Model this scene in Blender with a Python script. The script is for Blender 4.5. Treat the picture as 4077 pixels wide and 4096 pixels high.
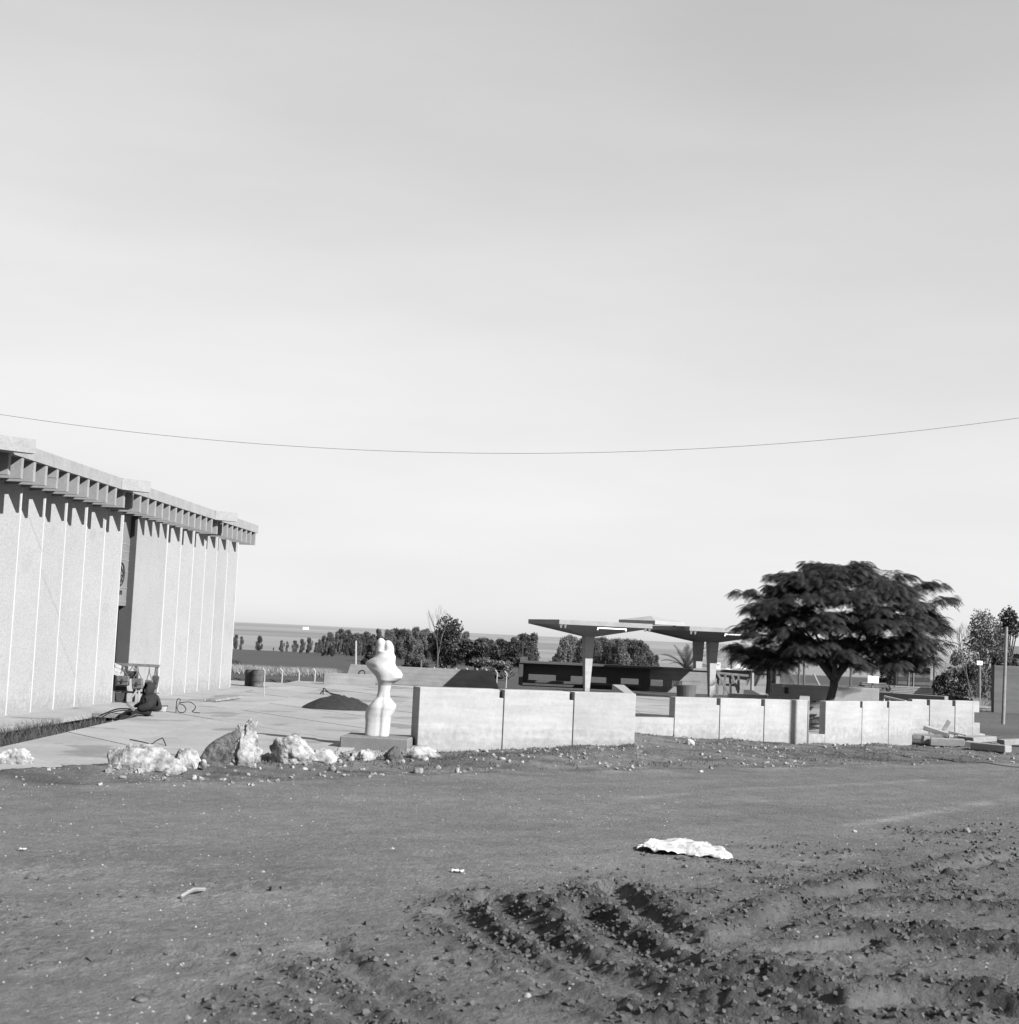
import bpy, bmesh, math, random
import numpy as np
from mathutils import Vector, Matrix, noise as mnoise

# ------------------------------------------------------------------ scene, camera, light
for o in list(bpy.data.objects): bpy.data.objects.remove(o, do_unlink=True)
scene = bpy.context.scene
COL = scene.collection
R = math.radians
FPX, CX, CY = 5800.0, 2038.5, 2048.0          # focal length and centre in photograph pixels
CAMZ, PITCH, ROLL = 2.2, R(4.83), R(2.6)
cam_d = bpy.data.cameras.new('camera'); cam = bpy.data.objects.new('camera', cam_d); COL.objects.link(cam)
cam_d.sensor_fit = 'HORIZONTAL'; cam_d.sensor_width = 36.0; cam_d.lens = 36.0 * FPX / 4077.0
cam_d.clip_start = 0.1; cam_d.clip_end = 6000.0
cam_d.dof.use_dof = True; cam_d.dof.focus_distance = 38.0; cam_d.dof.aperture_fstop = 4.5
fw = Vector((0, math.cos(PITCH), math.sin(PITCH))); r0 = Vector((1, 0, 0)); u0 = Vector((0, -math.sin(PITCH), math.cos(PITCH)))
rt = r0 * math.cos(ROLL) + u0 * math.sin(ROLL); up = -r0 * math.sin(ROLL) + u0 * math.cos(ROLL)
m4 = Matrix.Identity(4)
for i in range(3):
    m4[i][0] = rt[i]; m4[i][1] = up[i]; m4[i][2] = -fw[i]
m4[0][3], m4[1][3], m4[2][3] = 0, 0, CAMZ
cam.matrix_world = m4
scene.camera = cam

SUN_EL = R(31); SUN_AZ = R(52)                # azimuth measured from -Y towards +X
SUN = Vector((math.sin(SUN_AZ) * math.cos(SUN_EL), -math.cos(SUN_AZ) * math.cos(SUN_EL), math.sin(SUN_EL)))
w = bpy.data.worlds.new('World'); scene.world = w; w.use_nodes = True
nt = w.node_tree; nt.nodes.clear()
sky = nt.nodes.new('ShaderNodeTexSky'); sky.sky_type = 'NISHITA'; sky.sun_disc = False
sky.sun_elevation = SUN_EL; sky.sun_rotation = R(180) - SUN_AZ
sky.altitude = 120; sky.air_density = 1.0; sky.dust_density = .9; sky.ozone_density = 1.0
sep = nt.nodes.new('ShaderNodeSeparateColor'); nt.links.new(sky.outputs[0], sep.inputs[0])   # black and white film: one tone
m1 = nt.nodes.new('ShaderNodeMath'); m1.operation = 'MULTIPLY'; m1.inputs[1].default_value = 0.35
m2 = nt.nodes.new('ShaderNodeMath'); m2.operation = 'MULTIPLY_ADD'; m2.inputs[1].default_value = 0.35
nt.links.new(sep.outputs[0], m1.inputs[0]); nt.links.new(sep.outputs[1], m2.inputs[0]); nt.links.new(m1.outputs[0], m2.inputs[2])
m2b = nt.nodes.new('ShaderNodeMath'); m2b.operation = 'MULTIPLY_ADD'; m2b.inputs[1].default_value = 0.3
nt.links.new(sep.outputs[2], m2b.inputs[0]); nt.links.new(m2.outputs[0], m2b.inputs[2])
tc = nt.nodes.new('ShaderNodeTexCoord'); mp = nt.nodes.new('ShaderNodeMapping'); mp.inputs['Scale'].default_value = (1.6, 1.6, 7)
nz = nt.nodes.new('ShaderNodeTexNoise'); nz.inputs['Scale'].default_value = 2.2; nz.inputs['Detail'].default_value = 6
nt.links.new(tc.outputs['Generated'], mp.inputs[0]); nt.links.new(mp.outputs[0], nz.inputs['Vector'])
mr = nt.nodes.new('ShaderNodeMapRange'); mr.inputs['From Min'].default_value = .35; mr.inputs['From Max'].default_value = .7
mr.inputs['To Min'].default_value = .94; mr.inputs['To Max'].default_value = 1.02
nt.links.new(nz.outputs[0], mr.inputs[0])
pw = nt.nodes.new('ShaderNodeMath'); pw.operation = 'POWER'; pw.inputs[1].default_value = .66; nt.links.new(m2b.outputs[0], pw.inputs[0])   # the film's tone curve
ps = nt.nodes.new('ShaderNodeMath'); ps.operation = 'MULTIPLY'; ps.inputs[1].default_value = 2.46; nt.links.new(pw.outputs[0], ps.inputs[0])
sm_ = nt.nodes.new('ShaderNodeMath'); sm_.operation = 'SMOOTH_MIN'; sm_.inputs[1].default_value = 6.3; sm_.inputs[2].default_value = 2.0; nt.links.new(ps.outputs[0], sm_.inputs[0])
m3 = nt.nodes.new('ShaderNodeMath'); m3.operation = 'MULTIPLY'; nt.links.new(sm_.outputs[0], m3.inputs[0]); nt.links.new(mr.outputs[0], m3.inputs[1])
bg = nt.nodes.new('ShaderNodeBackground'); bg.inputs['Strength'].default_value = 0.053
nt.links.new(m3.outputs[0], bg.inputs['Color'])
wo = nt.nodes.new('ShaderNodeOutputWorld'); nt.links.new(bg.outputs[0], wo.inputs['Surface'])
sun_d = bpy.data.lights.new('sun', 'SUN'); sun_d.energy = 5.0; sun_d.angle = R(0.55); sun_d.color = (1, 1, 1)
sun = bpy.data.objects.new('sun', sun_d); COL.objects.link(sun)
sun.rotation_euler = (-SUN).to_track_quat('-Z', 'Y').to_euler(); sun.location = (20, -20, 30)
vs = scene.view_settings; vs.view_transform = 'Standard'; vs.look = 'None'; vs.gamma = 1.0; vs.use_curve_mapping = False
vs.exposure = 1.42
scene.render.resolution_x = 1019; scene.render.resolution_y = 1024

# ------------------------------------------------------------------ helpers
def ray(px, py):
    return fw + rt * ((px - CX) / FPX) + up * ((CY - py) / FPX)
def P(px, py, z=0.0):
    """photograph pixel -> point on the horizontal plane z"""
    d = ray(px, py); t = (z - CAMZ) / d.z
    return Vector((d.x * t, d.y * t, z))
def D(px, py, y):
    """photograph pixel -> point at distance y from the camera plane"""
    d = ray(px, py); t = y / d.y
    return Vector((d.x * t, y, CAMZ + d.z * t))
rng = random.Random(7)
NP = np.random.default_rng(11)

MATS = {}
AK = .86      # exposure of the print against true surface tone
def mat(name, v, rough=.9, var=.18, scale=1.2, fine=.1, fscale=28, bump=.15, bscale=45, bdist=.01, streak=0, spec=.25):
    if name in MATS: return MATS[name]
    v = v * AK
    m = bpy.data.materials.new(name); m.use_nodes = True; n = m.node_tree; N = n.nodes; L = n.links
    b = N['Principled BSDF']; b.inputs['Roughness'].default_value = rough; b.inputs['Specular IOR Level'].default_value = spec
    g = N.new('ShaderNodeNewGeometry')
    def nz(sc, det=5, stretch=None):
        t = N.new('ShaderNodeTexNoise'); t.inputs['Scale'].default_value = sc; t.inputs['Detail'].default_value = det; t.inputs['Roughness'].default_value = .6
        if stretch:
            mpn = N.new('ShaderNodeMapping'); mpn.inputs['Scale'].default_value = stretch
            L.new(g.outputs['Position'], mpn.inputs[0]); L.new(mpn.outputs[0], t.inputs['Vector'])
        else: L.new(g.outputs['Position'], t.inputs['Vector'])
        return t
    def mrange(src, lo, hi, a=.3, c=.7):
        q = N.new('ShaderNodeMapRange'); q.inputs['From Min'].default_value = a; q.inputs['From Max'].default_value = c
        q.inputs['To Min'].default_value = lo; q.inputs['To Max'].default_value = hi; L.new(src, q.inputs[0]); return q
    a = mrange(nz(scale).outputs[0], 1 - var, 1 + var)
    c = mrange(nz(fscale, 3).outputs[0], 1 - fine, 1 + fine)
    mm = N.new('ShaderNodeMath'); mm.operation = 'MULTIPLY'; L.new(a.outputs[0], mm.inputs[0]); L.new(c.outputs[0], mm.inputs[1])
    last = mm
    if streak:
        s = mrange(nz(2.2, 4, (.35, .35, 4.5)).outputs[0], 1 - streak, 1 + streak * .5)
        q = N.new('ShaderNodeMath'); q.operation = 'MULTIPLY'; L.new(last.outputs[0], q.inputs[0]); L.new(s.outputs[0], q.inputs[1]); last = q
    fin = N.new('ShaderNodeMath'); fin.operation = 'MULTIPLY'; fin.inputs[1].default_value = v; L.new(last.outputs[0], fin.inputs[0])
    L.new(fin.outputs[0], b.inputs['Base Color'])
    if bump:
        bp = N.new('ShaderNodeBump'); bp.inputs['Strength'].default_value = bump; bp.inputs['Distance'].default_value = bdist
        L.new(nz(bscale, 4).outputs[0], bp.inputs['Height']); L.new(bp.outputs[0], b.inputs['Normal'])
    MATS[name] = m
    return m
def leafmat(name, v, trans=.25):
    if name in MATS: return MATS[name]
    m = bpy.data.materials.new(name); m.use_nodes = True; N = m.node_tree.nodes; L = m.node_tree.links
    b = N['Principled BSDF']; b.inputs['Roughness'].default_value = .55; b.inputs['Specular IOR Level'].default_value = .3
    g = N.new('ShaderNodeNewGeometry'); t = N.new('ShaderNodeTexNoise'); t.inputs['Scale'].default_value = 1.7; L.new(g.outputs['Position'], t.inputs['Vector'])
    q = N.new('ShaderNodeMapRange'); q.inputs['From Min'].default_value = .3; q.inputs['From Max'].default_value = .7
    q.inputs['To Min'].default_value = v * .65; q.inputs['To Max'].default_value = v * 1.4; L.new(t.outputs[0], q.inputs[0]); L.new(q.outputs[0], b.inputs['Base Color'])
    tr = N.new('ShaderNodeBsdfTranslucent'); L.new(q.outputs[0], tr.inputs['Color'])
    mx = N.new('ShaderNodeMixShader'); mx.inputs[0].default_value = trans
    L.new(b.outputs[0], mx.inputs[1]); L.new(tr.outputs[0], mx.inputs[2]); L.new(mx.outputs[0], N['Material Output'].inputs['Surface'])
    MATS[name] = m
    return m

def tag(o, label=None, cat=None, group=None, kind=None):
    if label: o['label'] = label
    if cat: o['category'] = cat
    if group: o['group'] = group
    if kind: o['kind'] = kind
    return o
def thing(name, label, cat, loc=(0, 0, 0), group=None):
    o = bpy.data.objects.new(name, None); COL.objects.link(o); o.location = loc; o.empty_display_size = .2
    return tag(o, label, cat, group)
def wloc(o):
    v = Vector((0, 0, 0))
    while o is not None:
        v += Vector(o.location); o = o.parent
    return v
def link(name, me, m, parent=None, smooth=False):
    o = bpy.data.objects.new(name, me); COL.objects.link(o)
    if m is not None and not me.materials: me.materials.append(m)
    if parent is not None: o.parent = parent
    if smooth: me.shade_smooth()
    return o
class MB:
    """collects shapes in world coordinates; build() links them as one mesh object"""
    def __init__(s): s.v = []; s.f = []
    def add(s, vs, fs):
        k = len(s.v); s.v += [tuple(v) for v in vs]; s.f += [tuple(i + k for i in f) for f in fs]; return s
    def hexa(s, b, t):
        return s.add(list(b) + list(t), [(3, 2, 1, 0), (4, 5, 6, 7), (0, 1, 5, 4), (1, 2, 6, 5), (2, 3, 7, 6), (3, 0, 4, 7)])
    def box(s, c, ax, ay, az):
        c, ax, ay, az = map(Vector, (c, ax, ay, az))
        b = [c - ax - ay - az, c + ax - ay - az, c + ax + ay - az, c - ax + ay - az]
        return s.hexa(b, [p + 2 * az for p in b])
    def bx(s, c, sx, sy, sz, rz=0):
        k, q = math.cos(rz), math.sin(rz)
        return s.box(c, (k * sx / 2, q * sx / 2, 0), (-q * sy / 2, k * sy / 2, 0), (0, 0, sz / 2))
    def beam(s, a, b, wd, h, upv=(0, 0, 1)):
        a, b = Vector(a), Vector(b); t = (b - a); L = t.length; t = t / L; u = Vector(upv)
        sd = t.cross(u); sd = sd.normalized() if sd.length > 1e-4 else Vector((1, 0, 0)); u = sd.cross(t).normalized()
        return s.box((a + b) / 2, t * L / 2, sd * wd / 2, u * h / 2)
    def prism(s, pts, off):
        off = Vector(off); n = len(pts); pts = [Vector(p) for p in pts]
        fs = [tuple(range(n))[::-1], tuple(range(n, 2 * n))] + [(i, (i + 1) % n, n + (i + 1) % n, n + i) for i in range(n)]
        return s.add(pts + [p + off for p in pts], fs)
    def tube(s, pts, rad, n=8, cap=True):
        pts = [Vector(p) for p in pts]
        if not hasattr(rad, '__len__'): rad = [rad] * len(pts)
        k = len(s.v); ref = None
        for i, p in enumerate(pts):
            t = (pts[min(i + 1, len(pts) - 1)] - pts[max(i - 1, 0)]).normalized()
            if ref is None:
                ref = Vector((0, 0, 1)) if abs(t.z) < .9 else Vector((1, 0, 0))
            a = (ref - t * ref.dot(t)).normalized(); ref = a; b = t.cross(a)
            for j in range(n):
                an = 2 * math.pi * j / n; s.v.append(tuple(p + (a * math.cos(an) + b * math.sin(an)) * rad[i]))
        for i in range(len(pts) - 1):
            for j in range(n):
                s.f.append((k + i * n + j, k + i * n + (j + 1) % n, k + (i + 1) * n + (j + 1) % n, k + (i + 1) * n + j))
        if cap:
            s.f.append(tuple(k + j for j in range(n))[::-1]); s.f.append(tuple(k + (len(pts) - 1) * n + j for j in range(n)))
        return s
    def build(s, name, m, parent=None, smooth=False, bev=0):
        off = wloc(parent) if parent is not None else Vector((0, 0, 0))
        me = bpy.data.meshes.new(name); me.from_pydata([tuple(Vector(v) - off) for v in s.v], [], s.f); me.update()
        if bev:
            bm = bmesh.new(); bm.from_mesh(me); bmesh.ops.bevel(bm, geom=bm.edges[:], offset=bev, segments=1, affect='EDGES', clamp_overlap=True); bm.to_mesh(me); bm.free()
        return link(name, me, m, parent, smooth)
def one(mb, name, m, label, cat, group=None, base=None, smooth=False, bev=0, kind=None):
    """a thing that is one mesh, its origin at its base"""
    vs_ = [Vector(v) for v in mb.v]
    if base is None:
        base = Vector((sum(v.x for v in vs_) / len(vs_), sum(v.y for v in vs_) / len(vs_), min(v.z for v in vs_)))
    mb.v = [tuple(v - base) for v in vs_]
    o = mb.build(name, m, None, smooth, bev); o.location = base
    return tag(o, label, cat, group, kind)
def quads(name, V, m, parent=None, nv=4):
    """V: (n*nv, 3) array of world points, nv corners for each face"""
    V = np.asarray(V, dtype=np.float64); n = len(V) // nv
    off = np.array(wloc(parent)) if parent is not None else np.zeros(3)
    me = bpy.data.meshes.new(name)
    me.vertices.add(len(V)); me.vertices.foreach_set('co', (V - off).astype(np.float32).ravel())
    me.loops.add(len(V)); me.loops.foreach_set('vertex_index', np.arange(len(V), dtype=np.int32))
    me.polygons.add(n); me.polygons.foreach_set('loop_start', np.arange(0, len(V), nv, dtype=np.int32))
    me.update(calc_edges=True); me.validate()
    return link(name, me, m, parent)
def copy_tree(o, parent=None, loc=None):
    c = o.copy(); COL.objects.link(c); c.parent = parent
    if loc is not None: c.location = loc
    for ch in o.children: copy_tree(ch, c)
    return c
def rnd(a, b): return rng.uniform(a, b)

# vectorised value noise
_perm = np.random.default_rng(3).random((256, 256))
def vnoise(x, y):
    xi = np.floor(x).astype(int); yi = np.floor(y).astype(int); fx = x - xi; fy = y - yi
    fx = fx * fx * (3 - 2 * fx); fy = fy * fy * (3 - 2 * fy)
    a = _perm[xi & 255, yi & 255]; b = _perm[(xi + 1) & 255, yi & 255]; c = _perm[xi & 255, (yi + 1) & 255]; d = _perm[(xi + 1) & 255, (yi + 1) & 255]
    return (a * (1 - fx) + b * fx) * (1 - fy) + (c * (1 - fx) + d * fx) * fy
def fbm(x, y, o=4, gain=.5):
    s = 0; a = 1; t = 0
    for i in range(o):
        s = s + a * (vnoise(x + 17.3 * i, y - 9.1 * i) - .5); t += a; a *= gain; x = x * 2.03; y = y * 2.03
    return s / t
def sst(x, a, b):
    t = np.clip((x - a) / (b - a), 0, 1); return t * t * (3 - 2 * t)

# ------------------------------------------------------------------ materials
M_con = mat('concrete_wall', 0.26, var=.09, scale=1.5, fine=.06, fscale=14, bump=.2, bscale=30, streak=.12)
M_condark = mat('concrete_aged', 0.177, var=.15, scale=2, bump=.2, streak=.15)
M_slab = mat('concrete_slab', .22, var=.13, scale=.7, fine=.10, fscale=9, bump=.15, bscale=50)
def damp(m, sc, thr, dark):
    N = m.node_tree.nodes; L = m.node_tree.links; b = N['Principled BSDF']; src = b.inputs['Base Color'].links[0].from_socket
    g = N.new('ShaderNodeNewGeometry'); t = N.new('ShaderNodeTexNoise'); t.inputs['Scale'].default_value = sc; t.inputs['Detail'].default_value = 4; L.new(g.outputs['Position'], t.inputs['Vector'])
    q = N.new('ShaderNodeMapRange'); q.inputs['From Min'].default_value = thr; q.inputs['From Max'].default_value = thr + .05; q.inputs['To Min'].default_value = 1; q.inputs['To Max'].default_value = dark; L.new(t.outputs[0], q.inputs[0])
    k = N.new('ShaderNodeMath'); k.operation = 'MULTIPLY'; L.new(src, k.inputs[0]); L.new(q.outputs[0], k.inputs[1]); L.new(k.outputs[0], b.inputs['Base Color'])
def vary(m, amt, splash=0):
    # every cast piece has a tone of its own; splashed soil near the foot of walls, in patches
    N = m.node_tree.nodes; L = m.node_tree.links; b = N['Principled BSDF']; src = b.inputs['Base Color'].links[0].from_socket
    oi = N.new('ShaderNodeObjectInfo'); q = N.new('ShaderNodeMapRange'); q.inputs['To Min'].default_value = 1 - amt; q.inputs['To Max'].default_value = 1 + amt; L.new(oi.outputs['Random'], q.inputs[0])
    k = N.new('ShaderNodeMath'); k.operation = 'MULTIPLY'; L.new(src, k.inputs[0]); L.new(q.outputs[0], k.inputs[1]); last = k
    if splash:
        g = N.new('ShaderNodeNewGeometry'); sx = N.new('ShaderNodeSeparateXYZ'); L.new(g.outputs['Position'], sx.inputs[0])
        t = N.new('ShaderNodeTexNoise'); t.inputs['Scale'].default_value = 9; t.inputs['Detail'].default_value = 7; L.new(g.outputs['Position'], t.inputs['Vector'])
        a = N.new('ShaderNodeMath'); a.operation = 'MULTIPLY_ADD'; a.inputs[1].default_value = -1.1; L.new(t.outputs[0], a.inputs[0]); L.new(sx.outputs[2], a.inputs[2])
        r = N.new('ShaderNodeMapRange'); r.inputs['From Min'].default_value = -.5; r.inputs['From Max'].default_value = -.15; r.inputs['To Min'].default_value = 1 - splash; r.inputs['To Max'].default_value = 1; L.new(a.outputs[0], r.inputs[0])
        k2 = N.new('ShaderNodeMath'); k2.operation = 'MULTIPLY'; L.new(last.outputs[0], k2.inputs[0]); L.new(r.outputs[0], k2.inputs[1]); last = k2
    L.new(last.outputs[0], b.inputs['Base Color'])
vary(M_con, .06, .22); vary(M_slab, .10)
damp(M_slab, .55, .58, .68); damp(M_slab, 2.6, .66, .75)
M_panel = mat('pebble_dash', .22, var=.05, scale=.8, fine=.17, fscale=26, bump=.5, bscale=60, bdist=.01)
vary(M_panel, .05, .2); damp(M_panel, 1.3, .62, .93)
M_strip = mat('sunlit_edge', .30, var=.05, fine=.03, bump=0)  # panel edges in sun, their brightness put into this colour
M_fascia = mat('roof_concrete', .2, var=.12, scale=2.5, fine=.12, fscale=25, bump=.3)
M_fin = mat('fin_concrete', .19, var=.1, scale=3, fine=.1, bump=.2)
M_dgrey = mat('dark_paint_and_shade', 0.052, var=.15, bump=.05, rough=.6)  # dark paint; on slotted wall and notch backing it stands for shade
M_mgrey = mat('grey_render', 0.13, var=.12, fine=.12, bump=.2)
M_door = mat('door_paint', 0.078, var=.08, rough=.5, bump=0)
M_white = mat('white_plaster', .35, var=.04, scale=3, fine=.03, bump=.25, bscale=35, rough=.8)
M_ped = mat('pedestal_stone', 0.13, var=.15, fine=.15, fscale=40, bump=.2)
M_wood = mat('weathered_wood', 0.114, var=.3, scale=4, fine=.2, bump=.3)
M_woodl = mat('pale_timber', 0.187, var=.25, scale=5, fine=.15, bump=.3)
M_metal = mat('dull_metal', 0.0624, rough=.5, var=.3, bump=.1)
M_rod = mat('rusty_rod', 0.026, rough=.7, var=.3, bump=.1)
M_paint = mat('white_paint', 0.416, var=.06, bump=.05, rough=.6)
M_post = mat('post_concrete', 0.26, var=.15, bump=.1)
M_batten = mat('white_enamel', .8, var=.03, bump=0, rough=.4)
M_cable = mat('black_rubber', 0.0156, rough=.5, bump=0)
M_canvas = mat('bag_canvas', 0.0884, var=.25, scale=9, fine=.15, bump=.3, bscale=80)
M_canvasd = mat('dark_bag_canvas', 0.0416, var=.25, scale=9, bump=.3, bscale=80)
M_bark = mat('bark', 0.0624, var=.4, scale=7, fine=.3, fscale=30, bump=.8, bscale=25, bdist=.03)
M_twig = mat('grey_twig', 0.0728, var=.2, bump=0)
M_soil = mat('dark_soil', 0.0182, var=.3, scale=5, fine=.3, bump=.6, bscale=20, bdist=.05)
M_cloth = mat('white_sheet', .40, var=.3, scale=7, fine=.12, fscale=22, bump=.5, bscale=25, bdist=.02)
M_tarp = mat('lime_heap', 0.468, var=.05, bump=.2)
M_gwall = mat('grey_render_shade', 0.0884, var=.12, scale=1.2, streak=.15, bump=.2)  # grey render; on the edge wall the tone stands for shade
M_tin = mat('corrugated_tin', 0.208, rough=.5, var=.2, bump=0)
M_rustdrum = mat('rusty_drum', 0.0676, var=.6, scale=5, fine=.3, bump=.3, rough=.6)
M_skin = mat('skin', 0.208, var=.1, rough=.6, bump=0)
M_jacket = mat('dark_jacket', 0.0146, var=.2, scale=8, fine=.1, bump=.35, bscale=14, bdist=.02)
M_trouser = mat('dark_trousers', 0.0104, var=.2, bump=.2)
L_big = leafmat('acacia_leaf', 0.024, .12)
L_euc = leafmat('eucalyptus_leaf', 0.07, .2)
L_eucd = leafmat('eucalyptus_leaf_dark', .048, .2)
L_eucp = leafmat('eucalyptus_leaf_pale', .10, .25)
L_dark = leafmat('dark_leaf', 0.0208, .15)
L_pale = leafmat('pale_leaf', 0.0676, .25)
L_palm = leafmat('palm_leaf', 0.0416, .15)
L_grass = leafmat('grass_blade', 0.0468, .3)
L_dry = leafmat('dry_grass', 0.198, .3)

# limestone: light with darker weathered patches
def stone_mat(name, v, dark):
    m = bpy.data.materials.new(name); m.use_nodes = True; N = m.node_tree.nodes; L = m.node_tree.links; b = N['Principled BSDF']; b.inputs['Roughness'].default_value = .95; b.inputs['Specular IOR Level'].default_value = .1
    g = N.new('ShaderNodeNewGeometry'); t = N.new('ShaderNodeTexNoise'); t.inputs['Scale'].default_value = 4.5; t.inputs['Detail'].default_value = 8; t.inputs['Roughness'].default_value = .65
    L.new(g.outputs['Position'], t.inputs['Vector'])
    c = N.new('ShaderNodeValToRGB'); e = c.color_ramp.elements; e[0].position = .36; e[0].color = (dark, dark, dark, 1); e[1].position = .6; e[1].color = (v, v, v, 1)
    L.new(t.outputs[0], c.inputs[0]); L.new(c.outputs[0], b.inputs['Base Color'])
    bp = N.new('ShaderNodeBump'); bp.inputs['Strength'].default_value = .8; bp.inputs['Distance'].default_value = .05
    t2 = N.new('ShaderNodeTexNoise'); t2.inputs['Scale'].default_value = 13; t2.inputs['Detail'].default_value = 6; L.new(g.outputs['Position'], t2.inputs['Vector']); L.new(t2.outputs[0], bp.inputs['Height']); L.new(bp.outputs[0], b.inputs['Normal'])
    return m
M_stone = stone_mat('limestone', .27, .07)
M_stoned = stone_mat('weathered_stone', .10, .03)

# ------------------------------------------------------------------ ground
ZR = -0.10
WALLPTS = [(-1.53, 27.45, -.08), (2.68, 29.0, .16), (2.79, 32.0, .20), (3.89, 32.6, .10), (7.21, 34.3, -.04), (7.55, 34.6, -.04), (10.37, 37.2, -.12), (11.2, 40.0, -.08), (13.3, 41.0, -.06), (14.5, 42.0, -.06)]
FX = np.array([-9.5, -7.0, -5.3, -3.3, -1.53] + [p[0] for p in WALLPTS[1:]])
FY = np.array([19.0, 19.8, 22.0, 25.3, 27.45] + [p[1] for p in WALLPTS[1:]])
FZ = np.array([.05, .05, .05, -.02, -.07] + [p[2] for p in WALLPTS[1:]])
RX = np.array([-30, -7.0, -3.8, -.16, 4.5, 11.4, 40]); RY = np.array([8.0, 19.2, 21.0, 24.2, 27.3, 32.0, 51])
def front(x): return np.interp(x, FX, FY)
def road_edge(x): return np.interp(x, RX, RY)
MUDP = [P(*q, ZR) for q in ((700, 4096), (1150, 3800), (1700, 3570), (2500, 3450), (3250, 3390), (4077, 3230))]
mud_x = np.array([-6, -3] + [p.x for p in MUDP] + [12, 30]); mud_y = np.array([5, 6] + [p.y for p in MUDP] + [24, 34])
RUTS = [  # pixel polylines of the wheel ruts, depth, half width, berm
    ([(4090, 3415), (3577, 3529), (3404, 3562), (3150, 3625)], .055, .16, .05),
    ([(4090, 3640), (3700, 3600), (3296, 3616), (2994, 3734), (2800, 3800)], .05, .16, .07),
    ([(4090, 3800), (3600, 3760), (3200, 3800), (2900, 3790), (2640, 3700), (2430, 3550)], .07, .17, .09),
    ([(4090, 4050), (3700, 3990), (3404, 4037), (3210, 3972), (2950, 3918), (2724, 3864), (2500, 3760), (2330, 3640)], .09, .2, .09),
    ([(3300, 4150), (2950, 4070), (2700, 4010), (2540, 3950), (2300, 3840), (2108, 3702), (1960, 3600)], .06, .16, .06),
    ([(2670, 4120), (2500, 4060), (2250, 3960), (2096, 3830), (1790, 3655)], .035, .13, .04),
    ([(1600, 4200), (1400, 4060), (1150, 3920), (900, 3830), (700, 3780)], .022, .11, .03),
    ([(1250, 4200), (1050, 4080), (820, 3980), (600, 3930)], .018, .10, .03),
    ([(1800, 4150), (1703, 4080), (1560, 3980), (1452, 3895), (1300, 3790)], .04, .13, .04)]
def seg_dist(x, y, poly):
    best = np.full(x.shape, 1e9)
    for (ax, ay), (bx, by) in zip(poly[:-1], poly[1:]):
        dx, dy = bx - ax, by - ay; t = np.clip(((x - ax) * dx + (y - ay) * dy) / (dx * dx + dy * dy), 0, 1)
        best = np.minimum(best, np.hypot(x - ax - t * dx, y - ay - t * dy))
    return best
RUTW = [([tuple(P(*q, ZR))[:2] for q in pl], a, b, c) for pl, a, b, c in RUTS]
def smooth_poly(p):
    out = []
    for i in range(len(p) - 1):
        p0 = p[max(i - 1, 0)]; p1 = p[i]; p2 = p[i + 1]; p3 = p[min(i + 2, len(p) - 1)]
        for k in range(6):
            t = k / 6
            out.append(tuple(.5 * ((2 * b) + (-a + c) * t + (2 * a - 5 * b + 4 * c - d) * t * t + (-a + 3 * b - 3 * c + d) * t ** 3) for a, b, c, d in zip(p0, p1, p2, p3)))
    return out + [p[-1]]
RUTW = [(smooth_poly(p), a, b, c) for p, a, b, c in RUTW]
FAR_D = np.array([-200, 58, 66, 80, 110, 150, 280, 420, 600, 1200, 2000, 2500, 2900, 3600])
FAR_Z = np.array([0, 0, -.25, -.55, -1.06, -1.75, -3.0, -3.6, -4.0, -3.2, .1, 2.4, 3.0, -20])
def trench_x0(y): return -9.62 + .049 * (y - 28.3)      # podium edge
def worley(x, y):
    xi = np.floor(x).astype(int); yi = np.floor(y).astype(int); best = np.zeros(x.shape)
    for dx in (-1, 0, 1):
        for dy in (-1, 0, 1):
            a = xi + dx; b = yi + dy
            jx = _perm[a & 255, b & 255]; jy = _perm[(b + 91) & 255, (a + 37) & 255]; am = _perm[(a + 13) & 255, (b + 171) & 255]
            d2 = (x - a - jx) ** 2 + (y - b - jy) ** 2
            best = np.maximum(best, am * np.clip(1 - d2 / (.25 + .45 * am), 0, 1) ** .6)
    return best
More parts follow.
